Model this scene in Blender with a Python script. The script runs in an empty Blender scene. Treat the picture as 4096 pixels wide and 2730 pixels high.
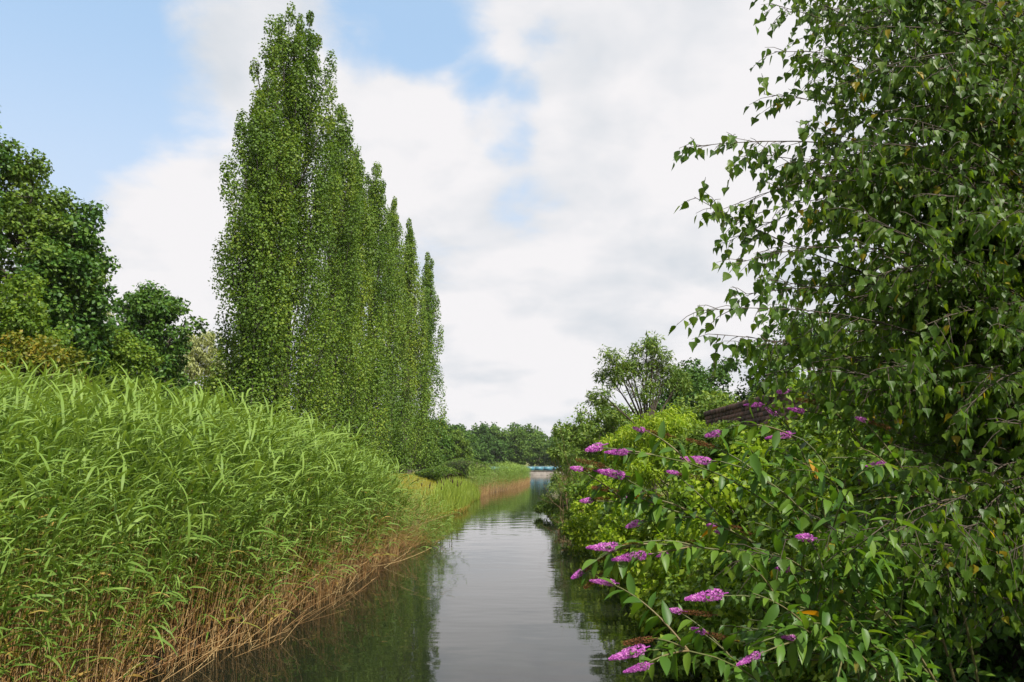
import bpy, math
import numpy as np
from mathutils import Matrix, Vector

R = math.radians
sc = bpy.context.scene
C = sc.collection

# ------------------------------------------------------------------ camera
cam_d = bpy.data.cameras.new('camera')
cam = bpy.data.objects.new('camera', cam_d)
C.objects.link(cam)
cam.location = (0, 0, 2.3)
cam.rotation_euler = (R(90 + 9.2), 0, 0)
cam_d.sensor_width = 36
cam_d.lens = 27.19
cam_d.clip_start = 0.05
cam_d.clip_end = 3000
sc.camera = cam

# ------------------------------------------------------------------ sky, sun, exposure
SUN = Vector((0.49, -0.61, 1.0)).normalized()
world = bpy.data.worlds.new('World')
sc.world = world
world.use_nodes = True
wn = world.node_tree.nodes
wl = world.node_tree.links
wn.clear()


def N(nodes, kind, **kw):
    n = nodes.new(kind)
    for k, v in kw.items():
        if k.startswith('i_'):
            n.inputs[k[2:].replace('_', ' ')].default_value = v
        else:
            setattr(n, k, v)
    return n


def math_node(op, a, b=None, nodes=wn, links=wl, clamp=False):
    n = nodes.new('ShaderNodeMath')
    n.operation = op
    n.use_clamp = clamp
    for i, x in enumerate((a, b)):
        if x is None:
            continue
        if isinstance(x, (int, float)):
            n.inputs[i].default_value = x
        else:
            links.new(x, n.inputs[i])
    return n.outputs[0]


def smooth(x, lo, hi, a=0.0, b=1.0):
    n = wn.new('ShaderNodeMapRange')
    n.interpolation_type = 'SMOOTHSTEP'
    wl.new(x, n.inputs['Value'])
    for k, v in zip(('From Min', 'From Max', 'To Min', 'To Max'), (lo, hi, a, b)):
        n.inputs[k].default_value = v
    return n.outputs['Result']


sky = N(wn, 'ShaderNodeTexSky', sky_type='NISHITA', sun_disc=False)
sky.sun_elevation = math.asin(SUN.z)
sky.sun_rotation = math.atan2(SUN.x, SUN.y)
sky.air_density = 1.0
sky.dust_density = 0.6
sky.ozone_density = 1.6
tc = N(wn, 'ShaderNodeTexCoord')
dirn = N(wn, 'ShaderNodeVectorMath', operation='NORMALIZE')
wl.new(tc.outputs['Generated'], dirn.inputs[0])
sep = N(wn, 'ShaderNodeSeparateXYZ')
wl.new(dirn.outputs[0], sep.inputs[0])
dz = math_node('MAXIMUM', sep.outputs['Z'], 0.0)
den = math_node('ADD', dz, 0.30)
inv = math_node('DIVIDE', 1.0, den)
cl = N(wn, 'ShaderNodeVectorMath', operation='SCALE')
wl.new(dirn.outputs[0], cl.inputs[0])
wl.new(inv, cl.inputs['Scale'])


def cloud_noise(scale, detail, rough, dist, loc):
    mp = N(wn, 'ShaderNodeMapping')
    mp.inputs['Location'].default_value = loc
    wl.new(cl.outputs[0], mp.inputs[0])
    n = N(wn, 'ShaderNodeTexNoise')
    n.inputs['Scale'].default_value = scale
    n.inputs['Detail'].default_value = detail
    n.inputs['Roughness'].default_value = rough
    n.inputs['Distortion'].default_value = dist
    wl.new(mp.outputs[0], n.inputs['Vector'])
    return n.outputs['Fac']


base_noise = cloud_noise(2.3, 9, 0.56, 0.15, (3.1, 1.7, 0.4))
puff = cloud_noise(6.5, 7, 0.6, 0.3, (0.3, 5.2, 2.2))
cover = math_node('ADD', math_node('MULTIPLY', base_noise, 0.60), math_node('MULTIPLY', puff, 0.40))
# broad openings and banks of the cloud deck: direction, cos(outer), cos(inner), weight
for d, ro, ri, w in (
    ((-0.49, 0.730, 0.475), 17, 3, -0.19), ((-0.37, 0.79, 0.49), 7, 1, -0.05),
    ((-0.153, 0.844, 0.514), 7.0, 2, -0.15), ((-0.085, 0.862, 0.50), 5.0, 1.2, -0.13), ((-0.215, 0.853, 0.475), 5, 1, -0.11),
    ((-0.02, 0.903, 0.43), 4.6, 1.2, -0.27), ((0.03, 0.936, 0.35), 5.0, 1, -0.17), ((0.06, 0.874, 0.481), 4.5, 1, -0.15),
    ((-0.419, 0.832, 0.345), 10, 2, -0.17),
    ((-0.291, 0.881, 0.373), 13, 4, 0.26), ((-0.096, 0.917, 0.388), 7, 2, 0.20), ((-0.411, 0.887, 0.235), 8, 2, 0.20),
    ((0.172, 0.886, 0.431), 14, 4, 0.18), ((0.041, 0.959, 0.282), 12, 3, 0.10), ((0.45, 0.80, 0.40), 20, 6, 0.12),
):
    v = Vector(d).normalized()
    dt = N(wn, 'ShaderNodeVectorMath', operation='DOT_PRODUCT')
    wl.new(dirn.outputs[0], dt.inputs[0])
    dt.inputs[1].default_value = v
    cover = math_node('ADD', cover, smooth(dt.outputs['Value'], math.cos(R(ro)), math.cos(R(ri)), 0.0, w))
cover = math_node('ADD', cover, smooth(sep.outputs['Z'], 0.33, 0.06, 0.0, 0.20))
mask = smooth(cover, 0.32, 0.55)
shade = cloud_noise(3.4, 6, 0.5, 0.2, (7.3, 0.2, 1.9))
shade = math_node('ADD', math_node('MULTIPLY', shade, 0.85), math_node('MULTIPLY', cover, 0.28))
ramp = N(wn, 'ShaderNodeValToRGB')
wl.new(shade, ramp.inputs[0])
cr = ramp.color_ramp
cr.elements[0].position = 0.43
cr.elements[0].color = (0.66, 0.705, 0.76, 1)
cr.elements[1].position = 0.66
cr.elements[1].color = (0.91, 0.895, 0.91, 1)
cwhite = N(wn, 'ShaderNodeVectorMath', operation='SCALE')
wl.new(ramp.outputs['Color'], cwhite.inputs[0])
cwhite.inputs['Scale'].default_value = 5.5
# thin veil: the clear air between the clouds is milky
lowveil = smooth(sep.outputs['Z'], 0.52, 0.24, 0.0, 0.72)
skyboost = N(wn, 'ShaderNodeVectorMath', operation='MULTIPLY')
wl.new(sky.outputs[0], skyboost.inputs[0])
skyboost.inputs[1].default_value = (1.0, 1.0, 1.0)
veil = N(wn, 'ShaderNodeMix', data_type='RGBA')
veil.inputs['Factor'].default_value = 0.64
wl.new(skyboost.outputs[0], veil.inputs['A'])
veil.inputs['B'].default_value = (3.0, 4.3, 5.8, 1)
veil2 = N(wn, 'ShaderNodeMix', data_type='RGBA')
wl.new(lowveil, veil2.inputs['Factor'])
wl.new(veil.outputs['Result'], veil2.inputs['A'])
veil2.inputs['B'].default_value = (3.7, 4.25, 5.1, 1)
mixc = N(wn, 'ShaderNodeMix', data_type='RGBA')
wl.new(mask, mixc.inputs['Factor'])
wl.new(veil2.outputs['Result'], mixc.inputs['A'])
wl.new(cwhite.outputs[0], mixc.inputs['B'])
bg = N(wn, 'ShaderNodeBackground')
bg.inputs['Strength'].default_value = 0.13
wl.new(mixc.outputs['Result'], bg.inputs['Color'])
wo = N(wn, 'ShaderNodeOutputWorld')
wl.new(bg.outputs[0], wo.inputs[0])

sun_d = bpy.data.lights.new('sun', 'SUN')
sun_d.energy = 5.0
sun_d.angle = R(0.55)
sun_d.color = (1.0, 0.95, 0.86)
sun = bpy.data.objects.new('sun', sun_d)
C.objects.link(sun)
sun.rotation_euler = SUN.to_track_quat('Z', 'Y').to_euler()

sc.view_settings.view_transform = 'Standard'
sc.view_settings.look = 'None'
sc.view_settings.gamma = 1
sc.view_settings.use_curve_mapping = False
sc.view_settings.exposure = 0.5
sc.render.engine = 'CYCLES'
sc.cycles.max_bounces = 6
sc.cycles.diffuse_bounces = 3
sc.cycles.transmission_bounces = 3
sc.cycles.glossy_bounces = 3
sc.cycles.transparent_max_bounces = 4
sc.cycles.caustics_reflective = False
sc.cycles.caustics_refractive = False


# ------------------------------------------------------------------ helpers
class MB:
    """collects triangles and quads (numpy) and links them as ONE mesh object"""

    def __init__(self):
        self.v, self.f3, self.f4, self.t, self.n = [], [], [], [], 0

    def add(self, v, f3=None, f4=None, t=0.5):
        v = np.asarray(v, float).reshape(-1, 3)
        if f3 is not None and len(f3):
            self.f3.append(np.asarray(f3, np.int64).reshape(-1, 3) + self.n)
        if f4 is not None and len(f4):
            self.f4.append(np.asarray(f4, np.int64).reshape(-1, 4) + self.n)
        self.t.append(np.broadcast_to(np.asarray(t, float), (len(v),)))
        self.v.append(v)
        self.n += len(v)

    def box(self, lo, hi, t=0.5):
        (a, b, c), (d, e, f) = lo, hi
        self.add([(a, b, c), (d, b, c), (d, e, c), (a, e, c), (a, b, f), (d, b, f), (d, e, f), (a, e, f)],
                 f4=[(0, 3, 2, 1), (4, 5, 6, 7), (0, 1, 5, 4), (1, 2, 6, 5), (2, 3, 7, 6), (3, 0, 4, 7)], t=t)

    def tube(self, path, radii, sides=5, t=0.5):
        path = np.asarray(path, float)
        k = len(path)
        radii = np.broadcast_to(np.asarray(radii, float), (k,))
        tan = np.gradient(path, axis=0)
        tan /= np.linalg.norm(tan, axis=1, keepdims=True) + 1e-9
        ref = np.array([0.3, 0.9, 0.1]) if abs(tan[:, 2]).mean() > 0.7 else np.array([0.05, 0.1, 1.0])
        x = np.cross(tan, ref)
        x /= np.linalg.norm(x, axis=1, keepdims=True) + 1e-9
        y = np.cross(tan, x)
        a = np.arange(sides) * 2 * np.pi / sides
        ring = x[:, None] * np.cos(a)[None, :, None] + y[:, None] * np.sin(a)[None, :, None]
        v = path[:, None] + ring * radii[:, None, None]
        i = np.arange(k - 1)[:, None] * sides
        j = np.arange(sides)[None]
        j2 = (j + 1) % sides
        q = np.stack([i + j, i + j2, i + sides + j2, i + sides + j], -1).reshape(-1, 4)
        tt = np.repeat(np.broadcast_to(np.asarray(t, float), (k,)), sides)
        self.add(v.reshape(-1, 3), f4=q, t=tt)

    def scatter(self, V, F3, pos, frame, scale, t, F4=None):
        """copies of a template: frame (n,3,3) holds the local axes as columns"""
        n, k = len(pos), len(V)
        if n == 0:
            return
        scale = np.asarray(scale, float)
        if scale.ndim == 1:
            scale = scale[:, None]
        P = V[None] * scale[:, None, :] if scale.shape[1] == 3 else V[None] * scale[:, :, None]
        W = np.einsum('nij,nkj->nki', frame, P) + pos[:, None]
        off = (np.arange(n) * k)[:, None, None]
        t = np.asarray(t, float)
        tt = np.repeat(t, k) if t.ndim == 1 else t.reshape(-1)
        self.add(W.reshape(-1, 3), f3=None if F3 is None else (F3[None] + off).reshape(-1, 3),
                 f4=None if F4 is None else (F4[None] + off).reshape(-1, 4), t=tt)

    def mesh(self, name, mat, smooth=False):
        me = bpy.data.meshes.new(name)
        v = np.concatenate(self.v) if self.v else np.zeros((0, 3))
        f3 = np.concatenate(self.f3) if self.f3 else np.zeros((0, 3), np.int64)
        f4 = np.concatenate(self.f4) if self.f4 else np.zeros((0, 4), np.int64)
        me.vertices.add(len(v))
        me.vertices.foreach_set('co', v.astype(np.float32).ravel())
        me.loops.add(f3.size + f4.size)
        me.loops.foreach_set('vertex_index', np.concatenate([f3.ravel(), f4.ravel()]).astype(np.int32))
        me.polygons.add(len(f3) + len(f4))
        st = np.concatenate([np.arange(len(f3)) * 3, f3.size + np.arange(len(f4)) * 4])
        me.polygons.foreach_set('loop_start', st.astype(np.int32))
        if smooth:
            me.polygons.foreach_set('use_smooth', np.ones(len(st), bool))
        at = me.attributes.new('tint', 'FLOAT', 'POINT')
        at.data.foreach_set('value', np.concatenate(self.t).astype(np.float32) if self.t else np.zeros(0, np.float32))
        me.update(calc_edges=True)
        me.materials.append(mat)
        return me

    def build(self, name, mat, parent=None, smooth=False, kind=None):
        return link(name, self.mesh(name, mat, smooth), parent, kind)


def link(name, data, parent=None, kind=None, M=None):
    o = bpy.data.objects.new(name, data)
    C.objects.link(o)
    if parent is not None:
        o.parent = parent
    if kind:
        o['kind'] = kind
    if M is not None:
        o.matrix_local = M
    return o


def tag(o, label, cat, group=None):
    o['label'] = label
    o['category'] = cat
    if group:
        o['group'] = group
    return o


def thing(name, label, cat, loc, group=None):
    o = link(name, None)
    o.location = loc
    o.empty_display_size = 0.2
    return tag(o, label, cat, group)


def copy_tree(o, parent=None):
    c = o.copy()
    C.objects.link(c)
    if parent is not None:
        c.parent = parent
    for ch in list(o.children):
        copy_tree(ch, c)
    return c


def unit(a):
    return a / (np.linalg.norm(a, axis=-1, keepdims=True) + 1e-9)


def frames(axis, normal):
    """leaf frames: y along the leaf, z near the given normal"""
    y = unit(axis)
    x = unit(np.cross(y, normal))
    z = np.cross(x, y)
    return np.stack([x, y, z], axis=2)


def rand_unit(rg, n):
    return unit(rg.normal(size=(n, 3)))


def bezier(p0, p1, p2, k):
    u = np.linspace(0, 1, k)[:, None]
    p0, p1, p2 = (np.asarray(p, float) for p in (p0, p1, p2))
    return (1 - u) ** 2 * p0 + 2 * u * (1 - u) * p1 + u * u * p2


# ------------------------------------------------------------------ materials
def mat_new(name):
    m = bpy.data.materials.new(name)
    m.use_nodes = True
    nt = m.node_tree
    nt.nodes.clear()
    return m, nt.nodes, nt.links


def leaf_mat(name, stops, transl=0.35, rough=0.45, spec=0.4, rnd=0.25, noise=0.25, nscale=0.6, tgain=(1.5, 1.45, 0.7), gain=(1.22, 1.18, 0.8)):
    """leaf: ramp over the per-leaf tint, glossy front, light coming through"""
    m, n, l = mat_new(name)
    at = N(n, 'ShaderNodeAttribute', attribute_name='tint')
    oi = N(n, 'ShaderNodeObjectInfo')
    r = math_node('MULTIPLY', math_node('SUBTRACT', oi.outputs['Random'], 0.5, n, l), rnd, n, l)
    tcn = N(n, 'ShaderNodeTexCoord')
    no = N(n, 'ShaderNodeTexNoise')
    no.inputs['Scale'].default_value = nscale
    no.inputs['Detail'].default_value = 3
    l.new(tcn.outputs['Object'], no.inputs['Vector'])
    nz = math_node('MULTIPLY', math_node('SUBTRACT', no.outputs['Fac'], 0.5, n, l), noise, n, l)
    t = math_node('ADD', math_node('ADD', at.outputs['Fac'], r, n, l), nz, n, l)
    rp = N(n, 'ShaderNodeValToRGB')
    e = rp.color_ramp.elements
    while len(e) < len(stops):
        e.new(0.5)
    for el, (p, c) in zip(e, stops):
        el.position = p
        el.color = (c[0] * gain[0], c[1] * gain[1], c[2] * gain[2], 1)
    l.new(t, rp.inputs[0])
    pb = N(n, 'ShaderNodeBsdfPrincipled')
    pb.inputs['Roughness'].default_value = rough
    pb.inputs['Specular IOR Level'].default_value = spec * 0.6
    l.new(rp.outputs[0], pb.inputs['Base Color'])
    mx = N(n, 'ShaderNodeVectorMath', operation='MULTIPLY')
    l.new(rp.outputs[0], mx.inputs[0])
    mx.inputs[1].default_value = tgain
    tr = N(n, 'ShaderNodeBsdfTranslucent')
    l.new(mx.outputs[0], tr.inputs['Color'])
    ms = N(n, 'ShaderNodeMixShader')
    ms.inputs[0].default_value = transl
    l.new(pb.outputs[0], ms.inputs[1])
    l.new(tr.outputs[0], ms.inputs[2])
    out = N(n, 'ShaderNodeOutputMaterial')
    l.new(ms.outputs[0], out.inputs[0])
    return m


def solid_mat(name, c0, c1, scale=8.0, rough=0.8, bump=0.4, stretch=(1, 1, 1), dist=0.02, rnd=0.0):
    """two-colour noise with relief"""
    m, n, l = mat_new(name)
    tcn = N(n, 'ShaderNodeTexCoord')
    mp = N(n, 'ShaderNodeMapping')
    mp.inputs['Scale'].default_value = stretch
    l.new(tcn.outputs['Object'], mp.inputs[0])
    no = N(n, 'ShaderNodeTexNoise')
    no.inputs['Scale'].default_value = scale
    no.inputs['Detail'].default_value = 6
    l.new(mp.outputs[0], no.inputs['Vector'])
    oi = N(n, 'ShaderNodeObjectInfo')
    f = math_node('ADD', no.outputs['Fac'], math_node('MULTIPLY', math_node('SUBTRACT', oi.outputs['Random'], 0.5, n, l), rnd, n, l), n, l)
    rp = N(n, 'ShaderNodeValToRGB')
    rp.color_ramp.elements[0].position = 0.33
    rp.color_ramp.elements[0].color = (*c0, 1)
    rp.color_ramp.elements[1].position = 0.68
    rp.color_ramp.elements[1].color = (*c1, 1)
    l.new(f, rp.inputs[0])
    pb = N(n, 'ShaderNodeBsdfPrincipled')
    pb.inputs['Roughness'].default_value = rough
    l.new(rp.outputs[0], pb.inputs['Base Color'])
    bp = N(n, 'ShaderNodeBump')
    bp.inputs['Strength'].default_value = bump
    bp.inputs['Distance'].default_value = dist
    l.new(no.outputs['Fac'], bp.inputs['Height'])
    l.new(bp.outputs[0], pb.inputs['Normal'])
    out = N(n, 'ShaderNodeOutputMaterial')
    l.new(pb.outputs[0], out.inputs[0])
    return m


M_reed = leaf_mat('reed_green', gain=(1.1, 1.06, 1.0), stops=[(0.0, (0.46, 0.26, 0.10)), (0.2, (0.36, 0.23, 0.07)), (0.36, (0.20, 0.19, 0.035)), (0.6, (0.10, 0.185, 0.03)), (1.0, (0.18, 0.275, 0.055))],
                  transl=0.28, rough=0.5, spec=0.3, rnd=0.12, noise=0.2, nscale=0.5)
M_straw = leaf_mat('reed_straw', gain=(1, 1, 1), stops= [(0.0, (0.32, 0.165, 0.07)), (0.5, (0.52, 0.325, 0.14)), (1.0, (0.66, 0.49, 0.24))], transl=0.12, rough=0.6, spec=0.25, rnd=0.1, noise=0.3, nscale=0.7)
M_cattail = leaf_mat('cattail_leaf', [(0.0, (0.36, 0.22, 0.08)), (0.3, (0.24, 0.20, 0.05)), (0.6, (0.14, 0.22, 0.035)), (1.0, (0.27, 0.34, 0.08))], transl=0.3, rnd=0.15)
M_seed = solid_mat('cattail_seed', (0.035, 0.018, 0.008), (0.07, 0.035, 0.015), 60, 0.95)
M_poplar = leaf_mat('poplar_leaf', gain=(1.02, 1.06, .95), stops=[(0.0, (0.055, 0.105, 0.016)), (0.5, (0.115, 0.19, 0.025)), (1.0, (0.235, 0.28, 0.035))], transl=0.3, rough=0.5, spec=0.35, rnd=0.35, noise=0.5, nscale=0.3)
M_maple = leaf_mat('maple_leaf', gain=(1.4, 1.35, 1.0), stops=[(0.0, (0.022, 0.058, 0.014)), (0.5, (0.042, 0.10, 0.02)), (1.0, (0.085, 0.155, 0.028))], transl=0.25, rough=0.45, spec=0.4, rnd=0.2, noise=0.4)
M_ash = leaf_mat('ash_leaf', [(0.0, (0.055, 0.105, 0.02)), (0.5, (0.095, 0.165, 0.03)), (1.0, (0.165, 0.23, 0.045))], transl=0.3, rough=0.45, rnd=0.2, noise=0.4)
M_rust = leaf_mat('rusty_leaf', [(0.0, (0.065, 0.10, 0.015)), (0.5, (0.13, 0.15, 0.02)), (1.0, (0.24, 0.17, 0.025))], transl=0.3, noise=0.9, nscale=0.5)
M_silver = leaf_mat('silver_leaf', [(0.0, (0.13, 0.17, 0.085)), (1.0, (0.34, 0.37, 0.22))], transl=0.3, noise=0.4)
M_wood = leaf_mat('far_leaf', [(0.0, (0.035, 0.08, 0.024)), (0.5, (0.058, 0.12, 0.032)), (1.0, (0.10, 0.165, 0.038))], transl=0.25, rough=0.6, spec=0.2, rnd=0.7, noise=0.3, nscale=0.2)
M_willow = leaf_mat('willow_leaf', [(0.0, (0.05, 0.10, 0.022)), (0.5, (0.095, 0.165, 0.035)), (1.0, (0.18, 0.245, 0.06))], transl=0.3, rnd=0.2, noise=0.4)
M_lime = leaf_mat('bright_leaf', gain=(1.4, 1.35, .9), stops=[(0.0, (0.085, 0.15, 0.012)), (0.5, (0.155, 0.235, 0.018)), (1.0, (0.27, 0.325, 0.03))], tgain=(1.3, 1.45, 0.7), transl=0.4, rnd=0.15, noise=0.4)
M_bramble = leaf_mat('bramble_leaf', gain=(1.4, 1.32, .9), stops=[(0.0, (0.045, 0.095, 0.015)), (0.5, (0.085, 0.155, 0.022)), (1.0, (0.17, 0.24, 0.035))], transl=0.35, rnd=0.2, noise=0.5, nscale=1.0)
M_birch = leaf_mat('birch_leaf', [(0.0, (0.028, 0.068, 0.012)), (0.5, (0.06, 0.12, 0.018)), (0.85, (0.115, 0.175, 0.025)), (1.0, (0.26, 0.20, 0.02))], transl=0.42, rough=0.42, spec=0.4, rnd=0.35, noise=0.2, nscale=2.0, tgain=(2.1, 1.9, 0.6))
M_budd = leaf_mat('buddleia_leaf', [(0.0, (0.03, 0.08, 0.018)), (0.5, (0.065, 0.14, 0.024)), (0.88, (0.125, 0.20, 0.03)), (0.94, (0.21, 0.22, 0.08)), (1.0, (0.42, 0.20, 0.02))], transl=0.34, rough=0.42, spec=0.4, rnd=0.35, noise=0.25, nscale=2.5, tgain=(1.9, 1.8, 0.6))
M_flower = leaf_mat('buddleia_flower', gain=(1, 1, 1), stops= [(0.0, (0.34, 0.06, 0.34)), (0.5, (0.62, 0.16, 0.58)), (1.0, (0.84, 0.42, 0.76))], transl=0.4, rough=0.6, spec=0.2, rnd=0.25, noise=0.2, tgain=(1.2, 0.9, 1.2))
M_dried = leaf_mat('buddleia_dried', gain=(1, 1, 1), stops= [(0.0, (0.07, 0.03, 0.015)), (1.0, (0.22, 0.10, 0.04))], transl=0.15, rough=0.8, spec=0.1)
M_iris = leaf_mat('iris_leaf', [(0.0, (0.07, 0.13, 0.02)), (1.0, (0.16, 0.25, 0.03))], transl=0.4)
M_hedge = leaf_mat('hedge_leaf', [(0.0, (0.03, 0.07, 0.012)), (0.5, (0.055, 0.11, 0.018)), (1.0, (0.12, 0.18, 0.03))], transl=0.2, noise=0.2)
M_grass = leaf_mat('lawn_blade', [(0.0, (0.25, 0.21, 0.035)), (0.5, (0.22, 0.24, 0.04)), (1.0, (0.33, 0.29, 0.06))], transl=0.3, noise=0.6, nscale=0.2)
M_bark = solid_mat('bark', (0.035, 0.027, 0.02), (0.11, 0.09, 0.07), 6, 0.9, 0.7, (4, 4, 0.7), 0.03)
M_twig = solid_mat('twig_bark', (0.03, 0.022, 0.014), (0.085, 0.06, 0.038), 20, 0.8)
M_stem = leaf_mat('green_stem', gain=(1, 1, 1), stops= [(0.0, (0.09, 0.075, 0.035)), (0.5, (0.10, 0.115, 0.04)), (1.0, (0.18, 0.125, 0.06))], transl=0.05, rough=0.5)
M_brush = leaf_mat('dead_brush', gain=(1, 1, 1), stops= [(0.0, (0.09, 0.045, 0.025)), (0.5, (0.17, 0.09, 0.05)), (1.0, (0.30, 0.20, 0.12))], transl=0.0, rough=0.8, spec=0.1)
M_brick = solid_mat('brick_clay', (0.05, 0.03, 0.025), (0.15, 0.08, 0.062), 14, 0.9, 0.5, (1, 1, 1), 0.01, rnd=0.5)
M_mortar = solid_mat('mortar', (0.045, 0.034, 0.03), (0.10, 0.08, 0.068), 30, 0.95)
M_concrete = solid_mat('concrete', (0.14, 0.12, 0.10), (0.25, 0.22, 0.19), 1.2, 0.9, 0.3)
M_blue = solid_mat('blue_paint', (0.06, 0.19, 0.25), (0.08, 0.23, 0.29), 2, 0.45, 0.1)
M_rail = solid_mat('pale_paint', (0.18, 0.31, 0.33), (0.22, 0.35, 0.37), 2, 0.45, 0.1)
M_path = solid_mat('path_gravel', (0.36, 0.30, 0.23), (0.50, 0.44, 0.36), 6, 0.95, 0.3)


def ground_mat():
    m, n, l = mat_new('terrain')
    geo = N(n, 'ShaderNodeNewGeometry')
    sp = N(n, 'ShaderNodeSeparateXYZ')
    l.new(geo.outputs['Position'], sp.inputs[0])
    no = N(n, 'ShaderNodeTexNoise')
    no.inputs['Scale'].default_value = 0.7
    no.inputs['Detail'].default_value = 8
    l.new(geo.outputs['Position'], no.inputs['Vector'])
    rp = N(n, 'ShaderNodeValToRGB')
    e = rp.color_ramp.elements
    e[0].position, e[0].color = 0.3, (0.055, 0.075, 0.018, 1)
    e[1].position, e[1].color = 0.65, (0.17, 0.165, 0.035, 1)
    l.new(no.outputs['Fac'], rp.inputs[0])
    h = math_node('ADD', sp.outputs['Z'], math_node('MULTIPLY', no.outputs['Fac'], 0.25, n, l), n, l)
    mr = N(n, 'ShaderNodeMapRange')
    l.new(h, mr.inputs['Value'])
    mr.inputs['From Min'].default_value = 0.15
    mr.inputs['From Max'].default_value = 0.6
    mx = N(n, 'ShaderNodeMix', data_type='RGBA')
    l.new(mr.outputs[0], mx.inputs['Factor'])
    mx.inputs['A'].default_value = (0.045, 0.030, 0.018, 1)
    l.new(rp.outputs[0], mx.inputs['B'])
    pb = N(n, 'ShaderNodeBsdfPrincipled')
    pb.inputs['Roughness'].default_value = 0.95
    l.new(mx.outputs['Result'], pb.inputs['Base Color'])
    out = N(n, 'ShaderNodeOutputMaterial')
    l.new(pb.outputs[0], out.inputs[0])
    return m


def water_mat():
    m, n, l = mat_new('water')
    geo = N(n, 'ShaderNodeNewGeometry')

    def wave(scale, detail, sx, sy):
        mp = N(n, 'ShaderNodeMapping')
        mp.inputs['Scale'].default_value = (sx, sy, 1)
        l.new(geo.outputs['Position'], mp.inputs[0])
        no = N(n, 'ShaderNodeTexNoise')
        no.inputs['Scale'].default_value = scale
        no.inputs['Detail'].default_value = detail
        l.new(mp.outputs[0], no.inputs['Vector'])
        return no.outputs['Fac']
    a = wave(1.3, 2, 0.55, 1.0)
    b = wave(6.0, 3, 0.6, 1.0)
    patch = wave(0.16, 2, 1.0, 0.6)
    pr = N(n, 'ShaderNodeMapRange')
    l.new(patch, pr.inputs['Value'])
    pr.inputs['From Min'].default_value = 0.42
    pr.inputs['From Max'].default_value = 0.62
    pr.inputs['To Min'].default_value = 0.25
    pr.inputs['To Max'].default_value = 1.0
    hgt = math_node('ADD', math_node('MULTIPLY', a, 0.008, n, l), math_node('MULTIPLY', math_node('MULTIPLY', b, 0.0016, n, l), pr.outputs[0], n, l), n, l)
    bp = N(n, 'ShaderNodeBump')
    bp.inputs['Strength'].default_value = 1.0
    bp.inputs['Distance'].default_value = 1.0
    l.new(hgt, bp.inputs['Height'])
    pb = N(n, 'ShaderNodeBsdfPrincipled')
    pb.inputs['Base Color'].default_value = (0.009, 0.011, 0.007, 1)
    pb.inputs['Roughness'].default_value = 0.015
    pb.inputs['IOR'].default_value = 1.333
    l.new(bp.outputs[0], pb.inputs['Normal'])
    out = N(n, 'ShaderNodeOutputMaterial')
    l.new(pb.outputs[0], out.inputs[0])
    return m


# ------------------------------------------------------------------ the lie of the land
LY = [-40, 0, 5, 8.8, 10.5, 15.3, 22, 28, 34, 37.5, 40.6, 50, 60, 67.8, 79, 100, 119, 126, 135, 150, 205, 600]
LX = [-6, -4.6, -4.3, -4.06, -3.74, -3.5, -3.3, -3.9, -3.6, -3.0, -2.6, -2.7, -2.3, -2.1, 0.0, 1.6, 2.6, 2.2, -4, -15, -22, -22]
RY = [-40, 0, 9, 20, 27, 43, 60, 80, 110, 140, 205, 600]
RX = [3, 2.6, 2.5, 2.4, 2.2, 2.0, 2.6, 4.5, 9.5, 20, 34, 34]


def xl(y):
    return np.interp(y, LY, LX)


def xr(y):
    return np.interp(y, RY, RX)


def zt(x, y):
    x, y = np.asarray(x, float), np.asarray(y, float)
    dl = xl(y) - x
    dr = x - xr(y)
    zl = np.interp(dl, [-1.5, -0.4, 0, 0.5, 2, 5, 9, 13, 60, 200], [-1.0, -0.35, -0.06, 0.1, 0.3, 0.85, 1.5, 1.68, 2.2, 4])
    zl2 = np.interp(dl, [-1.5, -0.4, 0, 0.5, 2, 4, 6, 9, 60, 200], [-1.0, -0.35, -0.06, 0.12, 0.5, 1.1, 1.5, 1.7, 2.2, 4])
    w2 = np.clip((y - 24) / 8, 0, 1)
    zl = zl * (1 - w2) + zl2 * w2
    zr = np.interp(dr, [-1.5, -0.3, 0, 0.5, 1.5, 2, 10, 60, 200], [-1.0, -0.25, 0.0, 0.12, 0.4, 0.6, 1.3, 2.6, 5])
    z = np.maximum(np.where(dl > -1.5, zl, -1.0), np.where(dr > -1.5, zr, -1.0))
    far = np.interp(y, [206.6, 209, 240, 330, 600], [-1.0, 1.0, 1.6, 5, 9])
    return np.maximum(z, far) + 0.05 * np.sin(x * 1.3 + y * 0.7) * np.sin(y * 0.9 - x * 0.4) * (z > 0)


gx = np.unique(np.concatenate([np.linspace(-900, -60, 29), np.linspace(-60, -14, 47), np.linspace(-14, 14, 85), np.linspace(14, 60, 47), np.linspace(60, 900, 29)]))
gy = np.unique(np.concatenate([np.linspace(-300, -20, 12), np.linspace(-20, 60, 101), np.linspace(60, 206, 60), np.linspace(206, 210, 9), np.linspace(210, 400, 40), np.linspace(400, 2000, 17)]))
X, Y = np.meshgrid(gx, gy)
mb = MB()
nx = len(gx)
ii = (np.arange(len(gy) - 1)[:, None] * nx + np.arange(nx - 1)[None]).ravel()
mb.add(np.stack([X, Y, zt(X, Y)], -1).reshape(-1, 3), f4=np.stack([ii, ii + 1, ii + nx + 1, ii + nx], -1))
mb.build('terrain', ground_mat(), smooth=True, kind='structure')
mb = MB()
mb.add([(-120, -60, 0), (120, -60, 0), (120, 208, 0), (-120, 208, 0)], f4=[(0, 1, 2, 3)])
mb.build('water', water_mat(), kind='structure')

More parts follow.
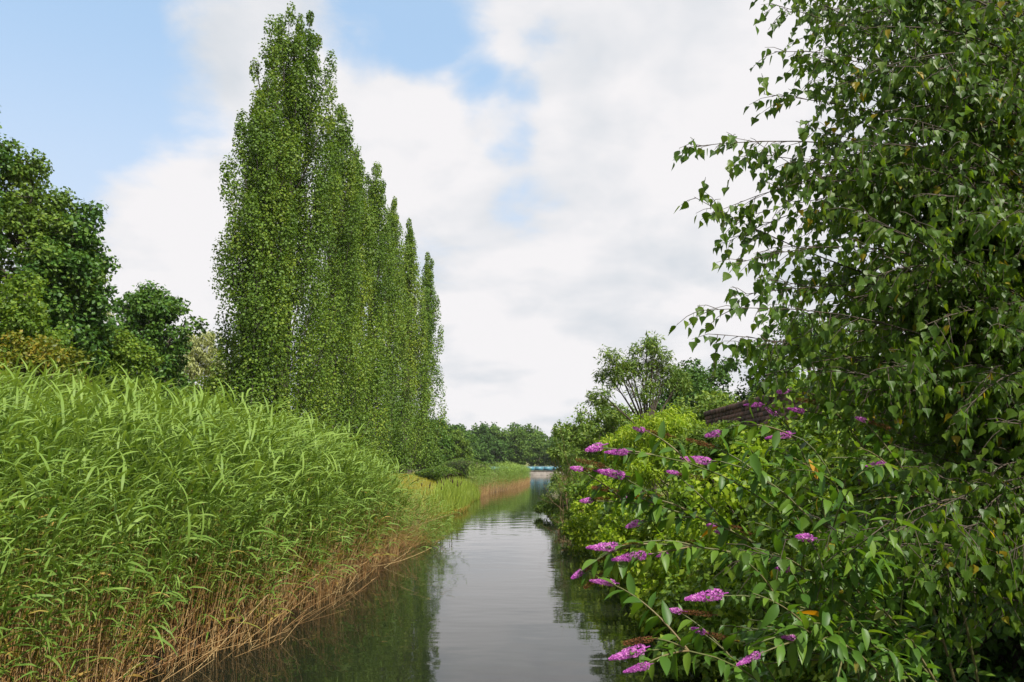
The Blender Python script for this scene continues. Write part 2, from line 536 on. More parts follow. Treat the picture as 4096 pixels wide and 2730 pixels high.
# gravel path crossing the lawn behind the reeds
pp = np.array([(-30, 40), (-20, 50), (-13.5, 60), (-10.6, 68), (-9.2, 80), (-8, 100), (-6, 130)], float)
mb = MB()
u = np.linspace(0, 6, 60)
px_, py_ = np.interp(u, range(7), pp[:, 0]), np.interp(u, range(7), pp[:, 1])
rows = []
for k in (-0.8, 0.8):
    rows.append(np.stack([px_ + k, py_, zt(px_ + k, py_) + 0.03], -1))
mb.add(np.concatenate(rows), f4=[(i, 60 + i, 61 + i, i + 1) for i in range(59)])
mb.build('path', M_path, kind='structure')

# ------------------------------------------------------------------ leaf templates
DIA_V = np.array([(0, 0, 0), (.36, .42, .07), (0, 1, -.06), (-.36, .42, .07)])
DIA_F = np.array([(0, 1, 2), (0, 2, 3)])
POP_V = np.array([(0, 0, 0), (.5, .45, .07), (0, 1, -.05), (-.5, .45, .07)])
POP_F = np.array([(0, 1, 2), (0, 2, 3)])
NAR_V = np.array([(0, 0, 0), (.12, .4, .03), (0, 1, -.12), (-.12, .4, .03)])


def lance(width, curve, fold, k=5):
    """pointed leaf of k steps: left edge, midrib, right edge"""
    u = np.linspace(0, 1, k + 1)
    w = width * np.sin(np.pi * np.clip(u, 0, 1) ** 0.75) ** 0.9
    w[0] = width * 0.12
    w[-1] = 0.002
    z = -curve * u ** 2
    V = np.concatenate([np.stack([-w, u, z + fold * w], -1), np.stack([0 * u, u, z], -1), np.stack([w, u, z + fold * w], -1)])
    n = k + 1
    F = [(i, n + i, n + i + 1, i + 1) for i in range(k)] + [(n + i, 2 * n + i, 2 * n + i + 1, n + i + 1) for i in range(k)]
    return V, np.array(F)


def toothed(pts):
    """birch leaf: a fan on either side of the midrib, with a thin stalk"""
    k = len(pts)
    V = [(0, .36, -.05), (0, .7, -.03)]
    F = []
    for s in (1, -1):
        b = len(V)
        V += [(s * x, y, 0.25 * x - 0.12 * max(0, y - .5) ** 2) for x, y in pts]
        for i in range(k - 1):
            mid = 0 if pts[i][1] < .55 else 1
            tri = (mid, b + i, b + i + 1)
            F.append(tri if s > 0 else tri[::-1])
            if pts[i][1] < .55 <= pts[i + 1][1]:
                tri = (0, b + i + 1, 1)
                F.append(tri if s > 0 else tri[::-1])
    b = len(V)
    V += [(-.018, 0, 0), (.018, 0, 0), (.012, -.4, .08), (-.012, -.4, .08)]
    F += [(b, b + 2, b + 1), (b, b + 3, b + 2)]
    return np.array(V), np.array(F)


BIR_V, BIR_F = toothed([(0, 0), (.14, .01), (.36, .12), (.46, .27), (.37, .33), (.41, .42), (.30, .48), (.31, .58), (.19, .66), (.18, .76), (.07, .86), (0, 1.1)])
BIS_V = np.array([(0, 0, 0), (.38, .09, .1), (.42, .34, .1), (.15, .74, .03), (0, 1.15, -.1), (-.15, .74, .03), (-.42, .34, .1), (-.38, .09, .1)])
BIS_F = np.array([(0, 1, 2), (0, 2, 3), (0, 3, 4), (0, 4, 5), (0, 5, 6), (0, 6, 7)])


# ------------------------------------------------------------------ trees and bushes
def clump_leaves(mb, rg, cen, rad, per, size, V=DIA_V, F=DIA_F, up=0.5, out=1.0, droop=0.35, tint=(0.1, 0.9), shell=0.4, ctint=0.0, jit=.42):
    """leaves spread through ellipsoidal clumps: cen (n,3), rad (n,3)"""
    n = len(cen)
    idx = np.repeat(np.arange(n), per)
    m = len(idx)
    u = rand_unit(rg, m)
    r = rg.random(m) ** shell
    pos = cen[idx] + u * rad[idx] * r[:, None]
    nrm = unit(u * out + np.array([0, 0, up]) + rg.normal(size=(m, 3)) * jit)
    ax = unit(np.cross(nrm, rand_unit(rg, m)) + u * 0.5 + np.array([0, 0, -droop]))
    ct = ctint[idx] if isinstance(ctint, np.ndarray) else rg.uniform(-1, 1, n)[idx] * ctint
    mb.scatter(V, F, pos, frames(ax, nrm), size * rg.uniform(0.65, 1.3, m), np.clip(rg.uniform(*tint, m) + ct, 0, 1))
    return pos


def plant(name, label, cat, base, lobes, mat, rg, leaf=(DIA_V, DIA_F), size=0.12, sub=9, per=70, sr=0.42, trunk=0.14, bark=None,
          group=None, up=0.5, droop=0.35, flat=0.8, limb_every=1, trunk_to=None, crown='crown', ctint=0.15, sprd=0.85):
    """woody plant: trunk, a limb to each lobe of the crown, twigs to each spray of leaves, leaves in the sprays.
    lobes: (x, y, z, r) in world metres"""
    bark = bark or M_bark
    base = np.asarray(base, float)
    root = thing(name, label, cat, base, group)
    L = np.asarray(lobes, float).copy()
    L[:, :3] -= base
    top = L[:, 2].max()
    cen = np.average(L[:, :3], axis=0, weights=L[:, 3])
    tz = trunk_to if trunk_to is not None else 0.72 * top
    tip = np.array([cen[0] * 0.8, cen[1] * 0.8, tz])
    tp = bezier((0, 0, -0.3), (rg.normal() * .05 * tz, rg.normal() * .05 * tz, tz * .5), tip, 9)
    tm = MB()
    tm.tube(tp, np.linspace(trunk, trunk * 0.3, 9) * np.array([1.35, 1.05] + [1] * 7), 8)
    tm.build('trunk', bark, root, smooth=True)
    tw, lf = MB(), MB()
    for k, (x, y, z, r) in enumerate(L):
        c = np.array([x, y, z])
        s = tp[int(np.clip(np.searchsorted(tp[:, 2], max(z - 1.2 * r - 0.5 * np.hypot(x - cen[0], y - cen[1]), 0.12 * tz)), 1, 7))]
        limb = bezier(s, (s + c) / 2 + np.array([0, 0, 0.15 * r]) + rg.normal(size=3) * 0.08 * r, c + np.array([0, 0, .3 * r]), 7)
        if k % limb_every == 0:
            lm = MB()
            lm.tube(limb, np.linspace(trunk * 0.42, trunk * 0.1, 7), 5)
            lm.build('branch', bark, root, smooth=True)
        u = rand_unit(rg, sub)
        cc = c + u * (r * sprd * rg.uniform(0.45, 1.0, sub))[:, None] * np.array([1, 1, flat])
        for q in cc:
            a = limb[rg.integers(3, 7)]
            tw.tube(bezier(a, (a + q) / 2 + rg.normal(size=3) * .06 * r, q, 3), np.linspace(trunk * .09, trunk * .03, 3), 3)
        rr = r * sr * rg.uniform(0.7, 1.25, sub)
        clump_leaves(lf, rg, cc, np.stack([rr, rr, rr * flat], -1), per, size, *leaf, up=up, droop=droop, ctint=ctint)
    tw.build('twigs', bark, root, kind='stuff')
    lf.build(crown, mat, root, kind='stuff')
    return root


def ball_lobes(rg, cx, cy, cz, rx, ry, rz, n, r=(0.22, 0.34), low=-0.75, jit=0.12):
    """lobes over the outside of an ellipsoid plus a few within"""
    out = []
    R_ = (rx + ry + rz) / 3
    ga = np.pi * (3 - 5 ** .5)
    for k in range(n):
        h = low + (1 - low) * (k + .5) / n
        a = k * ga + rg.normal() * .25
        q = math.sqrt(max(0, 1 - h * h))
        f = rg.uniform(0.62, 0.86)
        s = rg.uniform(*r) * R_
        out.append((cx + rx * f * q * math.cos(a) + rg.normal() * jit * rx, cy + ry * f * q * math.sin(a) + rg.normal() * jit * ry, cz + rz * f * h, s))
    return out


def poplar(label, x, y, H, prof, nplume, rg, per=74, size=0.155, trunk=0.4, tmin=.045, tone=0.0):
    """fastigiate crown of upright plumes; prof: (height share, radius) pairs"""
    z0 = float(zt(x, y))
    root = thing('poplar_tree', label, 'tree', (x, y, z0), 'poplars in a row on the left bank')
    pt, pr = np.array([p[0] for p in prof]), np.array([p[1] for p in prof])
    tm = MB()
    tp = np.array([(0.12 * math.sin(3 * u + x), 0.12 * math.cos(2 * u), -0.3 + u * H * 0.93) for u in np.linspace(0, 1, 12)])
    tm.tube(tp, np.linspace(trunk, 0.04, 12) * np.array([1.3, 1.05] + [1] * 10), 9)
    tm.build('trunk', M_bark, root, smooth=True)
    tw, lf = MB(), MB()
    cens, rads, tnt = [], [], []
    nplume = int(nplume * .46)
    per = int(per * 3.0)
    size = size * 0.76
    for k in range(nplume):
        t = tmin + (.99 - tmin) * ((k + rg.random()) / nplume) ** 0.92
        a = k * 2.39996 + rg.normal() * .3
        rho = rg.choice([.62, .85, .95, 1.0, 1.05]) if t < 0.8 else (rg.choice([.6, .8, .95]) if t < .95 else rg.uniform(.2, .9))
        rr = np.interp(t, pt, pr) * rho * rg.uniform(0.85, 1.12)
        rr *= min(1.12 if t < .8 else 1.0, 0.98 + .12 * math.sin(3 * a + 11 * t + x) + .10 * math.sin(5 * a - 19 * t + 2 * y))
        tip = np.array([rr * math.cos(a), rr * math.sin(a), t * H])
        ln = rg.uniform(2.6, 3.6) * (H / 25)
        ins = 0.42 * rr
        foot = np.array([ins * math.cos(a), ins * math.sin(a), max(0.02 * H, t * H - ln * 1.6)])
        st = np.array([0.05 * math.cos(a), 0.05 * math.sin(a), max(0.5, t * H - ln * 2.1)])
        path = bezier(st, foot + (foot - st) * 0.3, tip, 7)
        if k % 5 == 0 and t < 0.9:
            lm = MB()
            lm.tube(path, np.linspace(0.09, 0.02, 7), 5)
            lm.build('branch', M_bark, root, smooth=True)
        else:
            tw.tube(path[1:], np.linspace(0.045, 0.012, 6), 3)
        pt_ = tone + rg.uniform(-.22, .22)
        sc0 = np.interp(t, [0, .3, .8, 1], [1.35, 1.25, .95, .6]) * rg.uniform(.8, 1.25)
        for q, w in ((path[6] * .8 + path[5] * .2, .40), (path[5], .72), (path[5] * .75 + path[4] * .25, .80), (path[3] * np.array([.7, .7, 1]), .60)):
            cens.append(q + rg.normal(size=3) * 0.06)
            rads.append((w * sc0 * .92, w * sc0 * .92, w * sc0 * (1.35 if w > .45 else 2.3)))
            tnt.append(pt_)
        if k % 3 == 0:
            q = path[4] * np.array([.45, .45, 1.0])
            cens.append(q)
            rads.append((.75 * sc0, .75 * sc0, 1.3 * sc0))
            tnt.append(pt_)
    clump_leaves(lf, rg, np.array(cens), np.array(rads), per, size, POP_V, POP_F, up=0.45, out=1.8, droop=0.25, ctint=np.array(tnt), tint=(0.2, 0.75), shell=0.36, jit=.27)
    tw.build('twigs', M_bark, root, kind='stuff')
    lf.build('crown', M_poplar, root, kind='stuff')
    return root


rg = np.random.default_rng(11)
poplar('tallest poplar, its pointed top touching the upper edge of the view', -12.1, 40, 26.4,
       [(0, 1.6), (.06, 2.4), (.15, 3.1), (.3, 3.2), (.5, 2.8), (.66, 2.5), (.8, 2.4), (.9, 2.1), (.95, 1.4), (1, .7)], 215, rg, trunk=.5, tone=-.12)
poplar('short bushy poplar standing in front of and left of the tallest one', -12.5, 37, 19.3,
       [(0, 1.0), (.08, 1.5), (.25, 1.75), (.5, 1.65), (.75, 1.45), (.9, 1.5), (.97, 1.1), (1, .6)], 120, rg, trunk=.32, tone=.16)
poplar('poplar close behind the right shoulder of the tallest one', -10.9, 46, 23.4,
       [(0, 1.4), (.1, 2.4), (.3, 2.5), (.55, 2.05), (.8, 1.5), (.95, .9), (1, .4)], 130, rg, tone=-.02)
poplar('yellowish poplar in mid row, before the gap in the skyline', -10.75, 51, 22.5,
       [(0, 1.3), (.1, 2.2), (.3, 2.3), (.6, 1.75), (.85, .95), (1, .2)], 110, rg, size=.165, tone=.22)
poplar('slim poplar whose separate spire rises right of the gap in the skyline', -10.35, 56, 24.0,
       [(0, 1.2), (.1, 2.2), (.3, 2.2), (.55, 1.7), (.75, 1.35), (.92, .95), (1, .5)], 100, rg, size=.17, per=62, tone=-.1)
poplar('poplar second beyond the separate spire, its top one step lower', -9.9, 62, 23.2,
       [(0, 1.2), (.1, 2.1), (.3, 2.1), (.6, 1.6), (.85, .95), (1, .2)], 90, rg, size=.175, per=60, tone=.1)
poplar('poplar next to the end of the row with bare trunk showing by the lawn', -9.3, 68, 23.2,
       [(0, .2), (.06, 1.6), (.13, 2.3), (.3, 2.2), (.6, 1.7), (.85, .95), (1, .2)], 85, rg, size=.185, per=58, trunk=.55, tmin=.11, tone=.02)
poplar('lowest and farthest poplar, ending the row over the water', -8.5, 76, 22.3,
       [(0, 1.0), (.08, 2.2), (.2, 2.3), (.5, 1.85), (.8, 1.2), (1, .25)], 80, rg, size=.195, per=56, tone=-.12)


# ---- left background
def at_ground(x, y, dz=0.0):
    return (x, y, float(zt(x, y)) + dz)


rg = np.random.default_rng(21)
plant('maple_tree', 'dark broad maple at left, its right edge against the clouds', 'tree', at_ground(-16.9, 29), ball_lobes(rg, -17.1, 29, 6.9, 1.55, 2.2, 6.1, 56, (0.24, 0.34), -.9),
      M_maple, rg, size=0.19, sub=11, per=44, trunk=.32, limb_every=2, flat=.7)
plant('field_maple', 'mid green tree at the left edge, taller than the dark maple beside it', 'tree', at_ground(-18.2, 28.5), ball_lobes(rg, -18.4, 28.5, 8.0, 2.1, 2.0, 7.3, 50, (0.22, 0.32)),
      M_ash, rg, size=0.16, sub=11, per=50, trunk=.28, limb_every=2, flat=.75)
plant('ash_tree', 'lighter green ash at the left edge in front of the dark maple', 'tree', at_ground(-15.8, 24), ball_lobes(rg, -15.9, 24, 5.0, 1.7, 1.6, 3.9, 36, (0.24, 0.34)),
      M_bramble, rg, size=0.13, sub=11, per=56, trunk=.2, limb_every=2, flat=.75)
plant('sycamore_tree', 'tall tree at the left edge whose leafy tip pokes above the others', 'tree', at_ground(-19.6, 26),
      ball_lobes(rg, -20.1, 26, 11.2, 2.3, 2.3, 5.6, 32, (0.24, 0.34)), M_maple, rg, size=0.17, sub=10, per=44, trunk=.3, limb_every=2)
plant('round_maple_tree', 'round dark green maple standing alone between poplars and left trees', 'tree', at_ground(-16.9, 36), ball_lobes(rg, -17.15, 36, 6.6, 1.6, 1.9, 5.3, 56, (0.28, 0.38), -.9),
      M_maple, rg, size=0.18, sub=10, per=44, trunk=.25, limb_every=2, flat=.7)
plant('rusty_shrub', 'rusty yellow shrub behind the tallest reeds at left', 'shrub', at_ground(-11.8, 19.5), ball_lobes(rg, -12.0, 19.5, 3.3, 1.5, 1.3, 2.5, 28, (0.26, 0.36), -.4),
      M_rust, rg, size=0.1, sub=10, per=60, trunk=.07, crown='foliage')
plant('hawthorn_shrub', 'mid green ragged shrub between the dark maple and the round maple', 'shrub', at_ground(-15.9, 31), ball_lobes(rg, -15.9, 31, 4.6, 1.15, 1.6, 4.4, 30, (0.24, 0.36), -.6),
      M_bramble, rg, size=0.14, sub=11, per=64, trunk=.1, crown='foliage', limb_every=2)
plant('hazel_shrub', 'green bush below the dark maple, left of the rusty shrub', 'shrub', at_ground(-14.2, 20), ball_lobes(rg, -14.4, 20, 2.7, 1.8, 1.6, 2.6, 22, (0.28, 0.38), -.4),
      M_bramble, rg, size=0.11, sub=10, per=55, trunk=.07, crown='foliage')
plant('elder_shrub', 'bright green bush under the round maple beside the poplars', 'shrub', at_ground(-13.6, 34), ball_lobes(rg, -13.7, 34, 3.2, 1.7, 1.7, 3.0, 24, (0.28, 0.38), -.5),
      M_bramble, rg, size=0.13, sub=10, per=50, trunk=.08, crown='foliage')
plant('dogwood_shrub', 'low dark green bush at the foot of the round maple', 'shrub', at_ground(-11.6, 26.5), ball_lobes(rg, -11.8, 26.5, 2.4, 2.3, 1.6, 2.2, 24, (0.28, 0.38), -.4),
      M_ash, rg, size=0.11, sub=10, per=55, trunk=.07, crown='foliage')
plant('silver_willow', 'pale silvery willow in the gap left of the poplars', 'tree', at_ground(-23.3, 56), ball_lobes(rg, -23.3, 56, 8.0, 2.6, 2.4, 4.8, 30, (0.28, 0.38)),
      M_silver, rg, leaf=(NAR_V, DIA_F), size=0.34, sub=9, per=44, trunk=.22, limb_every=2, droop=.8)
plant('lime_shrub', 'yellow-green shrub below the silvery willow', 'shrub', at_ground(-18.8, 48), ball_lobes(rg, -18.8, 48, 4.6, 2.0, 2.0, 3.6, 22, (0.28, 0.38), -.5),
      M_lime, rg, size=0.17, sub=9, per=44, trunk=.1, limb_every=2, crown='foliage')
plant('birch_behind', 'feathery pale tree peeping out behind the dark maple', 'tree', at_ground(-24.6, 44), ball_lobes(rg, -24.6, 44, 8.6, 1.0, 1.6, 4.2, 18, (0.28, 0.38)),
      M_silver, rg, leaf=(NAR_V, DIA_F), size=0.26, sub=9, per=44, trunk=.16, limb_every=2, droop=.7)
sp = ['small dark spruce top behind the silvery willow, leftmost of three', 'small dark spruce top behind the silvery willow, middle of three', 'small dark spruce top behind the silvery willow, nearest the poplars']
for (x, h), lb in zip(((-36.3, 18.0), (-34.9, 17.2), (-33.4, 17.6)), sp):
    lob = [(x + .3 * math.cos(k * 2.4) * (1 - k / 16) * 5.0, 92 + .3 * math.sin(k * 2.4) * (1 - k / 16) * 5.0, 4 + (h - 4) * k / 15, 0.45 + 1.0 * (1 - k / 15)) for k in range(16)]
    plant('spruce_tree', lb, 'tree', at_ground(x, 92), lob, M_wood, rg, leaf=(NAR_V, DIA_F), size=.4, sub=6, per=26, trunk=.16, trunk_to=h - 3, limb_every=4, group='spruces behind the silvery willow')

# ------------------------------------------------------------------ far wood beyond the water, trees shared by copying
rg = np.random.default_rng(31)
far_proto = []
for k, (rx, rz) in enumerate(((4.2, 5.6), (3.6, 6.2), (4.8, 5.2), (3.0, 6.6), (4.0, 6.0))):
    far_proto.append(plant('woodland_tree', '-', 'tree', (0, 0, 0), ball_lobes(rg, 0, 0, rz + .6, rx, rx, rz, 34, (.28, .40), -.95),
                           M_wood, rg, size=.62, sub=7, per=14, trunk=.25, limb_every=5, flat=.8))
far_lab = ['rounded tree in the green wood beyond the blue railed bridge', 'tree on the far left shore between poplars and the bridge', 'tree on the rising wood behind the poplars\' far end']
spots = []
for yy, x0, x1, dx, sc_ in ((214, -40, 44, 5.2, .84), (226, -48, 52, 5.4, 1.0), (242, -54, 58, 6.2, 1.1)):
    x = x0
    while x < x1:
        spots.append((x + rg.normal() * .8, yy + rg.normal() * 2.2, sc_ * rg.uniform(.9, 1.1), 0))
        x += dx * rg.uniform(.8, 1.2)
for x, y, s in ((-15.5, 108, .68), (-13.2, 121, .62), (-11.0, 132, .66), (-13.5, 141, .84), (-10.2, 150, .7), (-9.2, 166, .72), (-14, 176, .95), (-8.2, 186, .72), (-11, 196, .86), (-18, 158, 1.0), (-20, 132, .85), (-21, 190, 1.0)):
    spots.append((x, y, s, 1))
first = [True] * 5
for i, (x, y, s, kd) in enumerate(spots):
    p = i % 5
    t = far_proto[p] if first[p] else copy_tree(far_proto[p])
    first[p] = False
    t.location = (x, y, max(float(zt(x, y)), .2) - .3)
    t.rotation_euler = (0, 0, rg.uniform(0, 6.28))
    t.scale = (s, s, s)
    t['label'] = far_lab[kd]
    t['group'] = ('trees of the wood beyond the bridge', 'trees along the far left shore')[kd]

# nearer single trees at the end of the row
plant('dark_yew_tree', 'dark rounded tree under the last poplars, with a black hollow', 'tree', at_ground(-10.2, 92), ball_lobes(rg, -10.4, 92, 4.6, 2.6, 2.4, 3.4, 30, (.26, .36), -.5),
      M_maple, rg, size=.26, sub=9, per=40, trunk=.25, limb_every=3)
plant('lime_tree', 'light green rounded tree between the dark yew and the far wood', 'tree', at_ground(-8.2, 112), ball_lobes(rg, -8.2, 112, 4.3, 2.3, 2.2, 3.3, 26, (.26, .36), -.6),
      M_ash, rg, size=.28, sub=9, per=36, trunk=.2, limb_every=3)
plant('dark_cypress', 'dark narrow tree left of the light green rounded tree', 'tree', at_ground(-9.0, 100), ball_lobes(rg, -9.0, 100, 4.1, 1.5, 1.5, 3.2, 22, (.28, .38), -.6),
      M_wood, rg, size=.26, sub=9, per=36, trunk=.2, limb_every=3)


# clipped hedges by the lawn
def hedge(label, p0, p1, w, h, rg, n=5500):
    p0, p1 = np.array(p0, float), np.array(p1, float)
    mid = (p0 + p1) / 2
    root = thing('hedge', label, 'hedge', at_ground(*mid), 'clipped hedges beside the lawn')
    d = p1 - p0
    ln = np.linalg.norm(d)
    d /= ln
    s = np.array([-d[1], d[0]])
    core = MB()
    u = np.linspace(-ln / 2, ln / 2, 9)
    prof = np.array([(-1, 0), (-1, .55), (-.75, .85), (0, 1), (.75, .85), (1, .55), (1, 0)])
    def hh(q):
        return h * (1 - 0.35 * np.abs(q / (ln / 2)) ** 2.5)
    V = [(d[0] * q + s[0] * a * w * .85, d[1] * q + s[1] * a * w * .85, b * hh(q) * .9) for q in u for a, b in prof]
    core.add(V, f4=[(i * 7 + j, i * 7 + j + 1, i * 7 + j + 8, i * 7 + j + 7) for i in range(8) for j in range(6)])
    core.build('branches', M_twig, root, kind='stuff')
    lf = MB()
    q = rg.uniform(-ln / 2, ln / 2, n)
    k = rg.uniform(0, 6, n)
    a = np.interp(k, range(7), prof[:, 0])
    b = np.interp(k, range(7), prof[:, 1])
    hgt = hh(q)
    pos = np.stack([d[0] * q + s[0] * a * w, d[1] * q + s[1] * a * w, b * hgt], -1) + rg.normal(size=(n, 3)) * .04
    nrm = unit(np.stack([s[0] * a, s[1] * a, (b > .5) * b], -1) + rg.normal(size=(n, 3)) * .5)
    lf.scatter(DIA_V, DIA_F, pos, frames(np.cross(nrm, rand_unit(rg, n)), nrm), .13 * rg.uniform(.7, 1.3, n), rg.uniform(.1, .9, n))
    lf.build('foliage', M_hedge, root, kind='stuff')


hedge('clipped dark hedge right of the bare poplar trunk, nearest the water', (-7.6, 65), (-4.7, 60.5), .7, 1.1, rg)
hedge('second clipped hedge, close behind the first one by the trunk', (-7.6, 69), (-4.4, 63.5), .7, 1.2, rg)
hedge('low clipped hedge behind the bright far reeds', (-7.2, 84), (-2.8, 76), .9, 1.75, rg)

# thin summer haze over the whole place
hz, hn, hl = mat_new('haze')
pv = N(hn, 'ShaderNodeVolumePrincipled')
pv.inputs['Color'].default_value = (0.93, 0.96, 1.0, 1)
pv.inputs['Density'].default_value = 0.00011
ho = N(hn, 'ShaderNodeOutputMaterial')
hl.new(pv.outputs[0], ho.inputs['Volume'])
mb = MB()
mb.box((-910, -310, -2.2), (910, 2010, 31))
mb.build('haze', hz, kind='stuff')

# lawn grass
n = 40000
x = rg.uniform(-16, -3, n)
y = rg.uniform(26, 72, n)
d = xl(y) - x
k = (d > 1.2) & (d < 11)
x, y = x[k], y[k]
n = len(x)
mb = MB()
BL_V = np.array([(-.05, 0, 0), (.05, 0, 0), (0, 1, .15)])
ax = unit(np.stack([rg.normal(size=n) * .4, rg.normal(size=n) * .4, np.ones(n)], -1))
mb.scatter(BL_V, np.array([(0, 1, 2)]), np.stack([x, y, zt(x, y) - .02], -1), frames(ax, rand_unit(rg, n)), rg.uniform(.12, .34, n), rg.uniform(0, 1, n))
mb.build('grass', M_grass, kind='stuff')

# ------------------------------------------------------------------ footbridge across the far end
rg = np.random.default_rng(41)
br = thing('footbridge', 'low bridge with pale blue railing panels across the far water', 'bridge', (6, 206, 0))
w = MB()
w.box((-30, -0.35, -1.5), (26, .35, 1.02))
w.build('wall', M_concrete, br)
w = MB()
w.box((-30, -0.45, 1.02), (26, .45, 1.12))
w.build('deck_edge', M_concrete, br)
rl = MB()
rl.box((-30, -.5, 2.22), (26, -.40, 2.32))
rl.build('top_rail', M_rail, br)
pm, qm = MB(), MB()
pm.box((.06, -.44, 1.2), (2.22, -.41, 2.22))
qm.box((-.05, -.5, 1.12), (.05, -.40, 2.22))
pmesh, qmesh = pm.mesh('panel', M_blue), qm.mesh('post', M_rail)
for k in range(24):
    o = link('panel', pmesh, br)
    o.location = (-30 + k * 2.3, 0, 0)
    o = link('post', qmesh, br)
    o.location = (-30 + k * 2.3, 0, 0)

# ------------------------------------------------------------------ brick parapet on the right bank
rg = np.random.default_rng(43)
wx, wy0, wy1, wtop = 3.86, 5.2, 15.5, 3.36
wall = thing('brick_wall', 'dark old brick parapet behind the buddleia', 'wall', (wx, wy1, 0.6))
cm = MB()
cm.box((0.005, wy0 - wy1, -0.4), (0.33, 0, wtop - .6 - .075))
cm.build('core', M_mortar, wall)
bricks = []
for c in range(30):
    z = wtop - .6 - .075 - (c + 1) * .075
    yb = wy1 - (0.1125 if c % 2 else 0)
    while yb - .225 > wy0:
        bricks.append((yb, z, c))
        yb -= .225
bm_ = MB()
bm_.box((-.004, -.215, 0), (.05, 0, .065))
bmesh_ = bm_.mesh('brick', M_brick)
order = sorted(bricks, key=lambda b: (b[0] < 9.0, b[2] > 9, b[2] + (15.5 - b[0]) * .3))
far_b = MB()
for i, (yb, z, c) in enumerate(order):
    j = rg.normal() * .004
    if i < 250:
        o = link('brick', bmesh_, wall)
        o.location = (j - .002, yb - wy1, z)
    else:
        far_b.box((-.004 + j, yb - .215 - wy1, z), (.05, yb - wy1, z + .065))
far_b.build('brickwork', M_brick, wall, kind='stuff')
km = MB()
km.box((-.03, -.105, 0), (.36, 0, .085))
kmesh = km.mesh('coping_brick', M_brick)
yb = wy1
while yb - .115 > 9.8:
    o = link('coping_brick', kmesh, wall)
    o.location = (rg.normal() * .003, yb - wy1, wtop - .6 - .075 + rg.normal() * .003)
    yb -= .115
km = MB()
while yb - .115 > wy0:
    km.box((-.03, yb - wy1 - .105, wtop - .675), (.36, yb - wy1, wtop - .59))
    yb -= .115
km.build('coping', M_brick, wall, kind='stuff')

# ------------------------------------------------------------------ right bank, middle distance
rg = np.random.default_rng(51)
plant('willow_tree', 'open spindly willow with bare forks rising above the right-hand bushes', 'tree', at_ground(5.6, 30.5),
      [(3.95, 30, 6.35, .55), (4.35, 30, 5.95, .6), (3.8, 30.3, 5.75, .42), (4.7, 30.5, 6.3, .4), (5.35, 30.5, 6.85, .5), (5.65, 30.4, 7.15, .42), (5.2, 30.7, 6.2, .5), (5.9, 30.7, 6.5, .55), (6.3, 31, 6.15, .5), (6.0, 31, 5.6, .6), (5.2, 30.4, 5.3, .5), (3.45, 30, 5.0, .4), (6.8, 31.2, 5.7, .5)],
      M_willow, rg, leaf=(NAR_V, DIA_F), size=.2, sub=13, per=34, sr=.52, trunk=.13, bark=M_twig, trunk_to=3.2, sprd=1.1)
plant('sallow_bush', 'dark green rounded bush on the right bank below the spindly willow', 'bush', at_ground(4.6, 35),
      ball_lobes(rg, 4.7, 35, 2.9, 2.5, 2.4, 2.5, 34, (.26, .36), -.6), M_willow, rg, size=.13, sub=10, per=50, trunk=.1, limb_every=3, crown='foliage', bark=M_twig)
plant('alder_bush', 'bush farthest along the right bank, sloping down to the water', 'bush', at_ground(4.2, 46),
      ball_lobes(rg, 4.6, 46, 2.6, 2.1, 2.4, 2.6, 30, (.26, .36), -.7), M_willow, rg, size=.15, sub=10, per=46, trunk=.1, limb_every=3, crown='foliage', bark=M_twig)
plant('goat_willow', 'dark bluish tree behind the spindly willow', 'tree', at_ground(11.2, 44), ball_lobes(rg, 11.2, 44, 4.8, 4.0, 3.0, 4.0, 36, (.26, .36), -.6),
      M_wood, rg, size=.2, sub=10, per=46, trunk=.2, limb_every=3)
plant('grey_poplar', 'dark tree farther right, half hidden by the birch twigs', 'tree', at_ground(16.5, 42), ball_lobes(rg, 16.5, 42, 5.9, 4.2, 3.0, 5.1, 40, (.26, .36), -.6),
      M_wood, rg, size=.2, sub=10, per=46, trunk=.2, limb_every=3)
plant('back_hazel', 'tree rising behind the brick parapet at the right', 'tree', at_ground(15, 27), ball_lobes(rg, 15, 27, 4.3, 4.0, 3.0, 3.6, 40, (.26, .36), -.7),
      M_willow, rg, size=.15, sub=10, per=50, trunk=.2, limb_every=3)
plant('lime_bush', 'bright yellow-green bush left of the brick parapet end', 'bush', at_ground(3.9, 18.5), ball_lobes(rg, 3.7, 18.5, 2.5, 1.25, 1.4, 1.35, 30, (.28, .38), -.6),
      M_lime, rg, leaf=(NAR_V, DIA_F), size=.12, sub=10, per=60, trunk=.04, crown='foliage', bark=M_twig, droop=.6)
plant('grey_sallow', 'grey-green bush touching the end of the brick parapet', 'bush', at_ground(3.6, 15.1), ball_lobes(rg, 3.45, 14.3, 2.15, .5, .85, 1.1, 20, (.3, .4), -.6),
      M_willow, rg, leaf=(NAR_V, DIA_F), size=.12, sub=10, per=50, trunk=.04, crown='foliage', bark=M_twig)
plant('golden_bush', 'yellow-green bush growing behind the brick parapet', 'bush', at_ground(7.2, 18.5), ball_lobes(rg, 7.2, 18.5, 3.0, 1.3, 1.2, 1.3, 22, (.28, .38), -.5),
      M_lime, rg, leaf=(NAR_V, DIA_F), size=.13, sub=10, per=55, trunk=.05, crown='foliage', bark=M_twig)
plant('mid_thicket', 'green thicket between the parapet end and the spindly willow', 'bush', at_ground(6.6, 25), ball_lobes(rg, 6.6, 25, 2.8, 2.2, 1.8, 1.9, 30, (.26, .36), -.5),
      M_willow, rg, size=.12, sub=10, per=52, trunk=.06, limb_every=2, crown='foliage', bark=M_twig)
